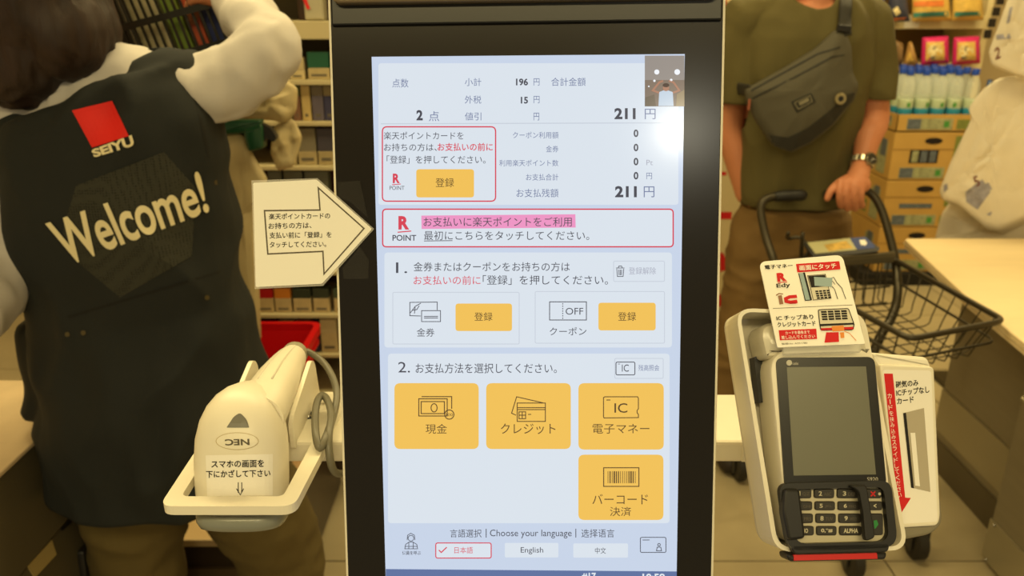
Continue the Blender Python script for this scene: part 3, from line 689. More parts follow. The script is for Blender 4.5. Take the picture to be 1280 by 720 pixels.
# ------------------------------------------------------------------ packing counter at the right
steel = plain('brushed_grey_panel', 138, 128, 104, .42, metal=.15, noise_s=3, noise_a=.05, stretch=(1, 1, 14))
lam_top = plain('pale_worktop', 226, 204, 160, .45, noise_s=9, noise_a=.03, stretch=(1, 5, 1))
cnt = thing('packing_counter', (1.7, 1.9, 0), 'long counter with pale wooden top and grey metal panels at the right', 'counter')
FZ = Fr((0, 0, 0), -90)
e = lambda x, y: V(WZ(x, y, .72))[:2]
top = [e(1130, 298), e(1210, 372), e(1280, 428), (1.03, 1.0), (2.3, 1.0), (2.3, 2.47)]
mk('worktop', prism(FZ, rpoly([tuple(p) for p in top], [.02, 0, 0, 0, 0, .02], 4), .694, .72, .003), lam_top, cnt)
mk('edge_band', stroke(Fr((0, 0, .707), -90), [tuple(top[0]), tuple(top[1]), tuple(top[2]), (1.03, 1.0)], .004, 0), plain('edge_grey', 160, 146, 112, .5), cnt)
mk('rear_panel', box(1.385, 2.25, 1.8, 2.30, 0.02, .694, .003), steel, cnt)
mk('front_panel', box(1.285, 2.25, 1.05, 1.80, 0.02, .694, .003), steel, cnt)
mk('kick_plate', box(1.379, 1.384, 1.81, 2.30, .13, .27), plain('kick_steel', 160, 150, 122, .35, metal=.3), cnt, label='brighter steel kick plate')
mk('kick_plate', box(1.279, 1.284, 1.05, 1.80, .02, .14), MATS['kick_steel'], cnt, label='brighter steel kick plate')
mk('plinth', box(1.378, 1.386, 1.81, 2.30, .0, .1), plain('plinth_dark', 92, 82, 60, .5), cnt)
for y in (1.775,):
    for z in (.025, .135): mk('screw', ball((1.277, y, z), .005, .003, .005), chrome, cnt)
mk('leg_bracket', box(1.225, 1.25, 1.66, 1.70, .60, .694, .002), plain('bracket_grey', 150, 140, 112, .4, metal=.5), cnt)
mk('hook', tube([(1.235, 1.66, .62), (1.20, 1.60, .60), (1.15, 1.57, .60), (1.13, 1.585, .615)], .005, 8, sm=4), MATS['bracket_grey'], cnt, smooth=True)

# ------------------------------------------------------------------ shopping cart with wire tray
ct_m = plain('cart_grey_metal', 66, 60, 46, .35, metal=.55)
ct_d = plain('cart_dark_plastic', 30, 28, 25, .5)
wire_m = plain('cart_wire', 60, 54, 40, .4, metal=.4)
cart = thing('shopping_cart', (.95, 2.0, 0), 'dark wire tray shopping cart pushed by the man in the olive shirt', 'shopping cart')
ZR = .74
cA, cB, cC, cD = WZ(1119, 325, ZR), WZ(1256, 401, ZR), WZ(1137, 424, ZR), V((.735, 2.12, ZR))
def rail(pts, r, name, m=ct_m, **k): return mk(name, tube(pts, r, 10, sm=5, **k), m, cart, smooth=True)
def rnd3(pts, r, closed=True, seg=4):
    out = []; n = len(pts)
    for i in range(n):
        p = V(pts[i]); a = V(pts[i - 1]); b = V(pts[(i + 1) % n])
        if not closed and i in (0, n - 1): out.append(p); continue
        s0 = p + (a - p).normalized() * r; s1 = p + (b - p).normalized() * r
        for k in range(seg + 1): t = k / seg; out.append(s0 * (1 - t) ** 2 + p * 2 * t * (1 - t) + s1 * t * t)
    return out
mk('tray_rim', tube(rnd3([cA, cB, cC, cD], .03), .0075, 10, closed=True), ct_m, cart, smooth=True)
def lerp(a, b, t): return V(a) * (1 - t) + V(b) * t
cen = (cA + cB + cC + cD) / 4
def inn(p, f, dz): q = cen + (p - cen) * f; return V((q.x, q.y, ZR + dz))
mk('tray_rim', tube(rnd3([inn(p, .97, -.055) for p in (cA, cB, cC, cD)], .03), .0035, 6, closed=True), wire_m, cart, smooth=True, label='thin lower rim')
DZ = -.105
bA, bB, bC, bD = [inn(p, .82, DZ) for p in (cA, cB, cC, cD)]
def uwire(p, q, bp, bq, r=.0018):
    mk('wire', tube([p, lerp(p, bp, .72) , lerp(bp, bq, .04) , lerp(bp, bq, .5), lerp(bp, bq, .96), lerp(q, bq, .72), q], r, 6, sm=3), wire_m, cart, smooth=True)
for i in range(9):
    t = (i + .6) / 9.2
    uwire(lerp(cA, cB, t), lerp(cD, cC, t), lerp(bA, bB, t), lerp(bD, bC, t))
for i in range(6):
    t = (i + .7) / 6.4
    uwire(lerp(cA, cD, t), lerp(cB, cC, t), lerp(bA, bD, t), lerp(bB, bC, t))
# back gate of the tray
gL, gR = V((.75, 2.10, .752)), V((1.085, 2.165, .758))
mk('gate_panel', tube([gL, gR], .016, 6, sq=(.35, 1)), plain('gate_grey', 92, 84, 64, .45, metal=.3), cart)
mk('gate_panel', fbox(Fr(gL, 0, math.degrees(math.atan2((gR - gL).y, (gR - gL).x))), 0, (gR - gL).length, -.012, .018, -.005, .005, .003), MATS['gate_grey'], cart, label='flat grey crosspiece')
for i in range(11):
    p = lerp(gL, gR, (i + .5) / 11); mk('wire', tube([p, p + V((0, -.005, -.14))], .0024, 6), wire_m, cart)
for dz in (-.09, -.14): mk('wire', tube([gL + V((0, -.003, dz)), gR + V((0, -.003, dz))], .0026, 6), wire_m, cart)
# handles
HL, HR = W(952, 262, 2.28), W(1097, 262, 2.28)
hl = [W(1004, 244, 2.30), W(975, 245, 2.30), W(957, 249, 2.295), W(951, 262, 2.285), W(957, 295, 2.24), W(967, 325, 2.19), W(973, 345, 2.16), V((.738, 2.12, .70)), V((.745, 2.10, .5)), V((.75, 2.12, .17))]
hr = [W(1034, 243, 2.30), W(1075, 238, 2.30), W(1090, 243, 2.295), W(1102, 262, 2.27), W(1112, 295, 2.23), W(1119, 325, 2.19), W(1122, 350, 2.15), W(1121, 376, 2.10), W(1113, 400, 2.04), W(1098, 426, 1.98), V((.96, 1.95, .45)), V((1.0, 1.90, .17))]
rail(hl, .0125, 'frame_tube'); rail(hr, .0125, 'frame_tube')
mk('handle_grip', tube([W(1008, 243.5, 2.30), W(1002, 244, 2.30), W(980, 245, 2.30), W(968, 246, 2.298)], [.010, .017, .018, .015], 12, sm=4), ct_d, cart, smooth=True, label='black rubber grip')
mk('handle_grip', tube([W(1030, 243, 2.30), W(1036, 243, 2.30), W(1060, 240, 2.30), W(1080, 239, 2.30)], [.010, .017, .018, .015], 12, sm=4), ct_d, cart, smooth=True, label='black rubber grip')
# placard on the handle side
Pc = Fr(W(1050, 309, 2.16), -62, 4, -4)
pq = [(1008, 302), (1084, 296), (1094, 309), (1088, 318), (1022, 322)]
mk('placard_board', prism(Pc, rpoly(Pc.pp([(1004, 303), (1080, 296), (1100, 310), (1098, 314), (1018, 323)], 0), .005), -.006, 0), ct_d, cart)
mk('placard', flat(Pc, Pc.pp([(1009, 303), (1063, 297.5), (1071, 312), (1019, 317)], .0006), .0006), plain('placard_pale', 176, 172, 128, .5), cart, label='pale card with yellow print')
mk('placard', flat(Pc, rpoly(Pc.pp([(1062, 297.6), (1082, 296), (1092, 305), (1094, 310), (1071, 312)], .0008), .006), .0008), plain('placard_blue', 30, 52, 116, .5), cart, label='blue end of the card')
mk('placard_print', flat(Pc, Pc.pp([(1030, 306), (1058, 301), (1066, 310), (1036, 314)], .0010), .0010), plain('placard_yellow', 196, 160, 74, .6, noise_s=60, noise_a=.35), cart)
mk('placard_print', flat(Pc, Pc.pp([(1074, 300), (1081, 299.5), (1084, 304), (1082, 307), (1076, 306)], .0012), .0012), paper, cart)
mk('basket_rest', tube([V((.76, 2.12, .84)), W(985, 298, 2.19), W(1000, 297, 2.19), W(1012, 312, 2.17), W(1002, 322, 2.15), V((.80, 2.12, .84))], .0055, 8, sm=4), ct_m, cart, smooth=True)
# chassis and castors
w4 = [(V((.725, 2.2, 0)), 'rear'), (V((1.09, 2.2, 0)), 'rear'), (WZ(1145, 678, .045) * 1, 'front'), (WZ(1066, 700, .045) * 1, 'front')]
pts4 = [V((p.x, p.y, .14)) for p, _ in w4]
mk('chassis', tube(rnd3([pts4[0], pts4[1], pts4[2], pts4[3]], .04), .011, 8, closed=True), ct_m, cart, smooth=True)
for i in range(5):
    t = (i + 1) / 6; mk('wire', tube([lerp(pts4[0], pts4[1], t), lerp(pts4[3], pts4[2], t)], .003, 6), wire_m, cart)
mk('frame_tube', tube([V((.75, 2.12, .3)), lerp(pts4[0], pts4[3], .3), ], .011, 8), ct_m, cart); mk('frame_tube', tube([V((1.0, 1.92, .25)), lerp(pts4[1], pts4[2], .6)], .011, 8), ct_m, cart)
tyre = plain('castor_rubber', 40, 36, 28, .6)
for p, _ in w4:
    c = V((p.x, p.y, .05))
    cs = mk('castor', tube([c + V((-.016, 0, 0)), c + V((-.012, 0, 0)), c + V((.012, 0, 0)), c + V((.016, 0, 0))], [.044, .05, .05, .044], 22), tyre, cart, smooth=True, auto=40)
    mk('castor_fork', join(box(c.x - .026, c.x - .019, c.y - .018, c.y + .018, .03, .11, .002), box(c.x + .019, c.x + .026, c.y - .018, c.y + .018, .03, .11, .002), box(c.x - .026, c.x + .026, c.y - .025, c.y + .025, .10, .125, .004)), plain('castor_grey', 58, 54, 44, .5), cs)

# ------------------------------------------------------------------ hanging packs of plastic bags
bagm = mat('bag_plastic', lin(232, 222, 200), rough=.4, noise_s=20, noise_a=.03, bump=.25, bump_s=30, sub=0)
bag_print = plain('bag_blue_print', 158, 156, 170, .7, noise_s=50, noise_a=.2)
Bg = Fr((1.55, 2.62, 1.0), -4, -12, 0)
def bagpack(pxs, n, label, num, numq, prints, off0=0, r=.012):
    root = thing('plastic_bag_pack', Bg.P(*Bg.px(*pxs[0]), off0), label, 'plastic bags', 'hanging plastic carrier bag packs')
    for i in range(n):
        j = n - 1 - i; pl = [(x + j * 3.5 + random.uniform(-1, 1), y + j * 2.0 + random.uniform(-1, 1)) for x, y in pxs]
        mk('bag', pillow(Bg, rpoly(Bg.pp(pl, 0), r, 4), .005, off0 - j * .016, 9, wr=.016, seed=i * 3.3, edge=.6), bagm, root, smooth=True)
    gg = pillow(Bg, rpoly(Bg.pp(pl, 0), r, 4), .005, off0, 9, wr=.016, seed=(n - 1) * 3.3, edge=.6); bb = BVHTree.FromPolygons([tuple(v) for v in gg[0]], gg[1])
    for q in prints: mk('bag_print', drape(([Bg.P(u, v, off0) for u, v in Bg.pp(q, off0)], [tuple(range(len(q)))]), bb, None, .002, .02), bag_print, root, label='faded blue print')
    if num:
        g = text_geo(num, .01); loc = qmap(g[0], Bg.pp(numq, off0)); mk('size_number', drape(([Bg.P(p.x, p.y, off0) for p in loc], g[1]), bb, None, .003, .02), plain('bag_number', 120, 62, 48, .7), root)
    return root
bagpack([(1243, 98), (1226, 112), (1207, 134), (1211, 148), (1186, 200), (1171, 238), (1176, 249), (1196, 254), (1230, 284), (1246, 288), (1284, 270), (1322, 200), (1330, 100), (1290, 92)], 4,
        'lower hanging pack of translucent white plastic bags marked 5', '5', [(1216, 222), (1222, 219), (1226, 232), (1219, 234)],
        [[(1207, 240), (1228, 224), (1238, 240), (1222, 262), (1208, 252)], [(1226, 232), (1236, 228), (1240, 236), (1232, 242)], [(1179, 232), (1184, 229), (1185, 236), (1180, 241)], [(1233, 268), (1240, 264), (1238, 270)]], .03)
bagpack([(1268, -60), (1240, 20), (1223, 66), (1226, 80), (1258, 92), (1300, 104), (1345, 60), (1350, -60)], 3,
        'upper hanging pack of translucent white plastic bags marked 2', '2', [(1243, 61), (1250, 57), (1251, 72), (1244, 75)],
        [[(1262, 10), (1266, 8), (1262, 28), (1258, 30)], [(1240, 44), (1262, 42), (1264, 48), (1240, 50)]], .09)
bagpack([(1262, 270), (1200, 248), (1185, 270), (1176, 300), (1180, 330), (1330, 330), (1330, 270)], 2,
        'lowest hanging plastic bags mostly behind the pale counter top', '', None, [], -.06)
stand = thing('bag_stand', (1.98, 2.75, 0), 'grey metal bag stand post behind the hanging plastic bags', 'stand')
mk('post', tube([(1.98, 2.8, 0), (1.98, 2.8, 1.75)], .014, 10), ct_m, stand); mk('base', box(1.7, 2.2, 2.6, 2.95, 0, .02, .004), ct_m, stand)
for z in (1.16, 1.52): mk('arm', tube([(1.98, 2.8, z), (1.98, 2.75, z + .01), (1.72, 2.72, z + .01), (1.66, 2.62, z + .015)], .005, 8, sm=3), ct_m, stand, smooth=True)

# ------------------------------------------------------------------ bottled water on its cartons
cardb = plain('carton_board', 188, 150, 80, .8, noise_s=7, noise_a=.07)
c_lbl = plain('carton_label', 150, 152, 116, .7, noise_s=60, noise_a=.25); c_grn = plain('carton_green', 120, 128, 62, .7, noise_s=80, noise_a=.15); c_blu = plain('carton_blue', 92, 100, 110, .7, noise_s=80, noise_a=.3); c_gleaf = plain('leaf_green', 70, 140, 62, .7)
hole = plain('carton_hole', 26, 16, 10, .9)
X0, Y0 = 1.93, 4.05
def carton(x, y, z, h, wd, dp, label, rz=0, front=True, cut=False):
    t = thing('water_carton', (x + wd / 2, y + dp / 2, z), label, 'carton', 'cartons of bottled water in the stack')
    def b(n, x0, x1, y0, y1, z0, z1, m, lb=None, r=0): return mk(n, box(x + x0, x + x1, y + y0, y + y1, z + z0, z + z1, r), m, t, label=lb)
    if cut:
        for q in ((0, wd, 0, .004), (0, wd, dp - .004, dp), (0, .004, 0, dp), (wd - .004, wd, 0, dp)): b('side_panel', q[0], q[1], q[2], q[3], 0, h, cardb)
        b('bottom_panel', 0, wd, 0, dp, 0, .004, cardb)
    else: b('box_body', 0, wd, 0, dp, 0, h - .003, cardb, r=.003)
    if front:
        b('label_print', .05, .28, -.001, 0, .01, .065, c_lbl, 'pale printed label'); b('label_print', .052, .12, -.0015, 0, .012, .063, c_blu); b('leaf_print', .235, .262, -.002, 0, .022, .052, c_gleaf)
        if not cut:
            b('label_print', .31, wd - .01, -.001, 0, .11, h - .02, c_grn)
            mk('hand_hole', loft([(V((x + .20, y - .001, z + h - .045)), V((.045, 0, 0)), V((0, 0, .017))), (V((x + .20, y + .002, z + h - .045)), V((.045, 0, 0)), V((0, 0, .017)))], 18, 2), hole, t, label='dark oval hand hole')
            if z > .5:
                b('window_opening', .09, .235, -.001, 0, .087, .155, hole, 'dark window showing bottles')
                for q in range(3): b('bottle_glimpse', .102 + q * .045, .134 + q * .045, -.0016, 0, .092, .150, c_lbl if q == 0 else c_blu)
            else: b('label_print', .08, .25, -.001, 0, .10, .125, c_blu)
            b('box_flap_line', 0, wd, -.0012, 0, h - .09, h - .087, plain('carton_shade', 130, 98, 46, .8))
        b('label_print', .30, wd - .012, -.001, 0, .012, .06, c_grn)
        # left side prints
        b('label_print', -.001, 0, .06, .16, .02, h * .75, c_lbl); b('leaf_print', -.0015, 0, .07, .13, h * .45, h * .8, c_blu); b('label_print', -.001, 0, .2, .3, .03, h * .4, c_grn)
    return t
rowsz = [(.07, .245), (.317, .247), (.566, .245)]
nm = ['bottom', 'middle', 'upper']
for i, (z, h) in enumerate(rowsz):
    carton(X0, Y0, z, h, .42, .38, f'{nm[i]} closed brown carton with an oval hand hole under the water bottles')
carton(X0, Y0, .813, .085, .42, .38, 'cut-open brown carton tray holding the blue-capped water bottles', cut=True)
for i, (z, h) in enumerate(rowsz):
    carton(X0 + .44, Y0, z, h, .42, .38, f'{nm[i]} carton of the second stack, mostly behind the plastic bags')
pal = mk('pallet', box(1.86, 2.9, 4.02, 4.43, 0, .068, .004), plain('pallet_black', 20, 17, 14, .7)); tag(pal, 'low black pallet under the stack of water cartons', 'pallet')
pet = mat('pet_bottle', (.80, .86, .80), rough=.08, alpha=.26, spec=.8); capb = plain('cap_blue', 26, 66, 168, .4); lblw = plain('bottle_label', 176, 190, 160, .5, noise_s=30, noise_a=.12); lblb = plain('bottle_label_blue', 40, 130, 160, .5)
def mkbottle():
    t = thing('water_bottle', (0, 0, 0), '', 'bottle', 'clear water bottles with blue caps')
    mk('body', lathe((0, 0, 0), [(.030, 0), (.035, .008), (.035, .07), (.033, .075), (.035, .08), (.035, .15), (.033, .155), (.035, .16), (.035, .205), (.028, .238), (.015, .262), (.013, .275)], 16), pet, t, smooth=True)
    mk('label_wrap', lathe((0, 0, 0), [(.0356, .105), (.0358, .106), (.0358, .148), (.0356, .149)], 16), lblw, t, smooth=True); mk('label_wrap', lathe((0, 0, 0), [(.0359, .07), (.0362, .071), (.0362, .106), (.0359, .107)], 16), lblb, t, smooth=True, label='blue band of the label')
    mk('leaf_print', box(-.008, .008, -.0372, -.0355, .115, .135), c_gleaf, t)
    mk('cap', lathe((0, 0, 0), [(.0165, .266), (.0185, .268), (.0185, .294), (.017, .297)], 14), capb, t, smooth=True, auto=40)
    return t
bt0 = mkbottle(); k = 0
rown = ['front', 'second', 'third', 'rear']
for r in range(4):
    for c in range(5):
        x = X0 + .05 + c * .081 + (r % 2) * .004; y = Y0 + .05 + r * .088; lb = f'clear water bottle with blue cap, {["leftmost", "second from left", "middle", "second from right", "rightmost"][c]} in the {rown[r]} row of the tray'
        if k == 0: b = bt0; b.location = (x, y, .818); b['label'] = lb
        else: b = dup(bt0, (x, y, .818), label=lb)
        b.rotation_euler = (0, 0, random.uniform(-.5, .5)); k += 1
ob = thing('glass_bottle', (2.44, 4.2, .813), 'dark blue bottle standing right of the water bottle tray', 'bottle')
mk('body', lathe((2.44, 4.2, .813), [(.03, 0), (.034, .01), (.034, .15), (.012, .2), (.012, .24)], 14), plain('blue_bottle', 30, 62, 110, .2), ob, smooth=True)
mk('label_wrap', lathe((2.44, 4.2, .813), [(.0345, .05), (.035, .051), (.035, .10), (.0345, .101)], 14), plain('green_lbl', 60, 130, 90, .5), ob, smooth=True)

# ------------------------------------------------------------------ snack shelf behind
shelf_m = plain('shelf_cream', 222, 206, 160, .5)
sh = thing('snack_shelf', (1.8, 4.65, 0), 'cream metal shop shelf with snack bags behind the man', 'shelf')
mk('back_panel', box(.9, 2.5, 4.86, 4.9, 0, 2.0), plain('shelf_back', 120, 96, 56, .8), sh)
for z, t_ in ((.25, .04), (.66, .05), (1.065, .045), (1.29, .065), (1.62, .05)):
    mk('shelf_board', box(.9, 2.5, 4.45, 4.86, z, z + t_, .003), shelf_m, sh)
for x in (.88, 2.5): mk('upright', box(x, x + .03, 4.46, 4.9, 0, 2.0), shelf_m, sh)
mk('price_tag', box(2.07, 2.15, 4.443, 4.449, 1.295, 1.35), paper, sh); mk('price_tag', box(2.10, 2.2, 4.443, 4.449, 1.07, 1.105), plain('pink_tag', 220, 150, 120, .6), sh)
mk('price_tag', box(2.21, 2.31, 4.443, 4.449, 1.07, 1.105), MATS['pink_tag'], sh)
Sf = Fr((2, 4.385, 1.1), -3, 0, 0)
def packet(pxs, colr, label, prints=(), th=.035, grp='snack packets on the cream shelf', nm='snack_packet', n0=0, wr=.003):
    o = mk(nm, pillow(Sf, rpoly(Sf.pp(pxs, 0), .006, 2), th, n0, 5, wr=wr, seed=pxs[0][0] * .1), colr, smooth=True)
    tag(o, label, 'snack', grp)
    b = BVHTree.FromPolygons([o.matrix_world @ v.co + o.location for v in o.data.vertices], [tuple(p.vertices) for p in o.data.polygons])
    for q, m_ in prints:
        pts = [Sf.P(u, v, th) for u, v in Sf.pp(q, th)]; mk('packet_print', drape((pts, [tuple(range(len(pts)))]), b, -Sf.n, .003, .03), m_, o)
    return o
P_ = lambda n, r, g, b: plain(n, r, g, b, .35, noise_s=25, noise_a=.18)
pinkf = P_('foil_pink', 196, 40, 104); yel = P_('foil_yellow', 206, 168, 84); whit = P_('packet_white', 224, 208, 160); foil = P_('foil_dark', 58, 60, 78); tan = P_('packet_tan', 166, 126, 72); teal = P_('packet_teal', 60, 116, 104); org = P_('packet_orange', 212, 120, 60)
for x0, nm_ in ((1150, 'left'), (1189, 'right')):
    q = [(x0 + 3, 47), (x0 + 35, 45), (x0 + 36, 79), (x0 + 1, 82)]
    packet(q, pinkf, f'bright pink snack bag with cream front, {nm_} of the pair on the middle shelf', [([(x0 + 8, 53), (x0 + 30, 52), (x0 + 31, 75), (x0 + 7, 76)], yel), (circ(x0 + 19, 64, 9, 14), whit), ([(x0 + 17, 58), (x0 + 21, 58), (x0 + 20, 68), (x0 + 17, 66)], foil), ([(x0 + 13, 70), (x0 + 19, 70), (x0 + 19, 74), (x0 + 13, 74)], foil)])
packet([(1128, 84), (1136, 52), (1139, 52), (1148, 83)], tan, 'tan pointed snack packet beside the pink bags', [([(1133, 76), (1137, 64), (1142, 76)], yel)])
packet([(1117, 82), (1118, 50), (1128, 54), (1127, 83)], P_('packet_brown', 120, 92, 60), 'narrow brown packet on the middle shelf')
packet([(1101, 84), (1102, 50), (1113, 54), (1116, 84)], whit, 'white and orange packet nearest the man on the middle shelf', [([(1108, 74), (1117, 74), (1118, 81), (1109, 82)], org)])
packet([(1140, 27), (1141, -12), (1184, -14), (1189, 26)], yel, 'wide yellow-green snack bag on the top shelf', [([(1141, 16), (1160, 15), (1185, 14), (1186, 20), (1142, 22)], teal), ([(1142, 2), (1180, 0), (1180, 8), (1142, 8)], org)])
packet([(1190, 26), (1192, -14), (1226, -14), (1229, 25)], P_('foil_gold', 212, 176, 90), 'gold snack bag at the right end of the top shelf', [([(1193, 15), (1226, 14), (1226, 19), (1193, 21)], teal)])
packet([(1109, 27), (1112, -14), (1131, -12), (1137, 27)], foil, 'dark foil packet with white specks on the top shelf', [([(1116, 12), (1122, 8), (1126, 16), (1120, 20)], whit), ([(1112, 23), (1134, 22), (1136, 27), (1110, 28)], org)])
packet([(1085, 26), (1088, -14), (1105, -12), (1107, 27)], P_('foil_navy', 40, 54, 112), 'navy foil packet next to the man at the top', [([(1098, 12), (1104, 4), (1108, 14), (1102, 20)], whit), ([(1100, 22), (1109, 20), (1110, 27), (1101, 27)], yel)])
packet([(896, 10), (898, -14), (916, -14), (918, 9)], P_('packet_peach', 206, 120, 96), 'peach and white packet at the far left of the top shelf', [([(908, 0), (914, -2), (914, 6), (909, 7)], whit)])
packet([(926, 10), (927, -14), (948, -14), (950, 10)], teal, 'teal packet beside the peach packet behind the man')
for i in range(4):
    o = mk('hanging_packet', fbox(Sf, Sf.px(1236 + i * 3, 10)[0], Sf.px(1244 + i * 3, 10)[0], Sf.px(1240, 48 - i * 14)[1], Sf.px(1240, 37 - i * 14)[1], -.01, .01, .003), plain('hang_black', 30, 24, 22, .4)); tag(o, f'small black packet hanging at the right shelf end, {["lowest", "second from below", "third from below", "top"][i]} of four', 'packet', 'small black hanging packets')

# ------------------------------------------------------------------ white board with red print, seen left of the man
pb_ = thing('poster_board', (.85, 3.3, 0), 'white standing board with red print between the display and the man', 'poster')
Fb = Fr((.9, 3.25, .7), 0, 0, 0)
mk('board', box(.62, 1.25, 3.26, 3.3, .02, 1.24, .004), plain('board_white', 214, 198, 158, .6), pb_); mk('foot', box(.6, 1.27, 3.2, 3.4, 0, .02), ct_d, pb_)
mk('red_print', flat(Fb, Fb.pp([(890, 265), (915, 265), (914, 274), (890, 274)], -.008), -.008), redp, pb_)
mk('red_print', flat(Fb, Fb.pp([(900, 316), (904, 316), (912, 336), (900, 340)], -.008), -.008), redp, pb_)
mk('red_print', flat(Fb, Fb.pp([(892, 368), (913, 368), (912, 382), (892, 384)], -.008), -.008), redp, pb_)
mk('red_print', flat(Fb, Fb.pp([(894, 215), (908, 215), (908, 219), (894, 219)], -.008), -.008), redp, pb_)
# ------------------------------------------------------------------ left: staff counter
grey_pan = plain('counter_grey_panel', 84, 76, 56, .5, noise_s=5, noise_a=.04)
lc = thing('staff_counter', (-1.1, 1.3, 0), 'staff counter at the lower left with a pale worn top and dark grey panels', 'counter')
Lx = -.835
mk('worktop', box(-1.6, Lx, .6, 1.46, .712, .72, .002), plain('pale_counter_top', 208, 184, 146, .5, noise_s=14, noise_a=.08), lc)
mk('side_panel', box(-1.6, Lx - .004, .6, 1.46, .522, .711, .002), grey_pan, lc)
mk('drawer_front', box(-1.6, Lx - .012, .6, 1.46, .02, .514, .003), grey_pan, lc)
FL = Fr((Lx - .011, 1.3, .4), 0, 90)
lp = lambda L, n=0: FL.pp(L, n)
mk('name_plate', prism(FL, lp([(35, 707), (65, 675), (71, 693), (44, 722)], .003), 0, .003), plain('plate_beige', 168, 148, 96, .5), lc, label='beige label plate')
mk('drawer_slot', flat(FL, lp([(97, 640), (99, 644), (78, 664), (76, 661)], .001), .001), black, lc)
lk = mk('latch', prism(FL, rpoly(lp([(104, 690), (117, 675), (122, 690), (120, 715), (108, 722)], .012), .006), 0, .012, .003), black, lc, smooth=True, auto=40)
mk('latch_mark', flat(FL, lp([(110.5, 690), (112.5, 689), (115, 702), (112.5, 703)], .013), .013), paper, lk)
# low cabinet behind the clerk
lw = thing('low_cabinet', (-.9, 1.8, 0), 'low dark cabinet with a beige top behind the clerk and under the red basket', 'cabinet')
mk('cabinet_top', box(-1.35, -.52, 1.5, 2.16, .28, .30, .003), plain('beige_top', 196, 168, 120, .5, noise_s=12, noise_a=.05), lw)
mk('cabinet_body', box(-1.33, -.535, 1.515, 2.15, .02, .28, .003), plain('cabinet_brown', 52, 40, 28, .35), lw); mk('cabinet_rail', box(-1.33, -.535, 1.505, 1.515, .19, .215), plain('rail_brown', 82, 66, 46, .3), lw)

# red basket on it
rb = thing('red_shopping_basket', (-.72, 1.93, .30), 'red plastic shopping basket on the low cabinet behind the scanner', 'basket')
redb = plain('red_plastic', 196, 14, 20, .35)
bx0, bx1, by0, by1, zt, zb = -.92, -.525, 1.78, 2.05, .605, .302
def rr(x0, x1, y0, y1, r): return rpoly([(x0, y0), (x1, y0), (x1, y1), (x0, y1)], r, 5)
def bwall(x0, x1, y0, y1, z0, z1, tap, r, th):
    a = rr(x0 + tap, x1 - tap, y0 + tap, y1 - tap, r); b = rr(x0, x1, y0, y1, r); k = len(a)
    ai = inset(a, th); bi = inset(b, th)
    vs = [V((p[0], p[1], z0)) for p in a] + [V((p[0], p[1], z1)) for p in b] + [V((p[0], p[1], z1)) for p in bi] + [V((p[0], p[1], z0 + th)) for p in ai]
    fs = []
    for s in range(3):
        for i in range(k): j = (i + 1) % k; fs.append((s * k + i, s * k + j, (s + 1) * k + j, (s + 1) * k + i))
    fs += [tuple(range(k))[::-1], tuple(range(3 * k, 4 * k))]; return vs, fs
mk('basket_wall', bwall(bx0 + .012, bx1 - .012, by0 + .012, by1 - .012, zb, zt - .02, .035, .03, .004), redb, rb)
mk('basket_rim', ring(Fr((0, 0, 0), -90), rr(bx0, bx1, by0, by1, .035), rr(bx0 + .016, bx1 - .016, by0 + .016, by1 - .016, .025), zt - .022, zt), redb, rb)
mk('basket_rib', ring(Fr((0, 0, 0), -90), rr(bx0 + .005, bx1 - .005, by0 + .005, by1 - .005, .035), rr(bx0 + .016, bx1 - .016, by0 + .016, by1 - .016, .025), zt - .05, zt - .044), redb, rb)
for i in range(9): mk('basket_rib', box(bx0 + .05 + i * .038, bx0 + .058 + i * .038, by0 + .012, by0 + .03, zb + .05, zt - .05), redb, rb)

# ------------------------------------------------------------------ shelf of small packs at the left
ls = thing('goods_shelf', (-.57, 2.45, 0), 'cream shelf of small packets left of the display', 'shelf')
cs_ = plain('shelf_cream2', 186, 172, 132, .55)
mk('back_panel', box(-.84, -.3, 2.52, 2.55, 0, 1.9), plain('goods_back', 96, 84, 56, .8), ls)
mk('maroon_panel', box(-.835, -.3, 2.50, 2.519, .38, .95), plain('maroon', 84, 22, 22, .7), ls, label='maroon back of the lower shelves')
zsh = [(.30, .012), (.435, .010), (.565, .011), (.70, .011), (.83, .011), (1.008, .011), (1.130, .011), (1.24, .012), (1.39, .045), (1.62, .03)]
for z, t_ in zsh: mk('shelf_board', box(-.83 if z < 1 else -.80, -.3, 2.2, 2.5, z - t_, z, .001), cs_, ls)
mk('upright', box(-.845, -.83, 2.21, 2.52, 0, 1.9), plain('upright_maroon', 70, 30, 24, .6), ls); mk('upright', box(-.30, -.285, 2.21, 2.52, 0, 1.9), cs_, ls)
mk('base', box(-.84, -.3, 2.22, 2.5, 0, .28), plain('base_brown', 70, 54, 36, .6), ls)
pk = {}
def pack(px0, px1, yt, z, main, cap_c, label, capf=.4, dep=.04):
    a = W(px0, yt, 2.225); b = W(px1, yt, 2.225); h = a.z - z; x0, x1 = a.x, b.x; y0 = 2.215
    t = thing('small_pack', ((x0 + x1) / 2, y0 + dep / 2, z), label, 'packet', 'small packets on the left shelf')
    mk('box_body', box(x0, x1, y0, y0 + dep, z, z + h * (1 - capf), .0015, 1), plain('pk_%d_%d_%d' % main, *main, .5, noise_s=40, noise_a=.1), t)
    if capf: mk('box_top', box(x0, x1, y0, y0 + dep, z + h * (1 - capf), z + h, .0015, 1), plain('pk_%d_%d_%d' % cap_c, *cap_c, .5), t)
    mk('pack_print', box(x0 + .008, x1 - .008, y0 - .0008, y0, z + h * .12, z + h * .2), inkgrey, t)
    return t
cr = (188, 166, 120)
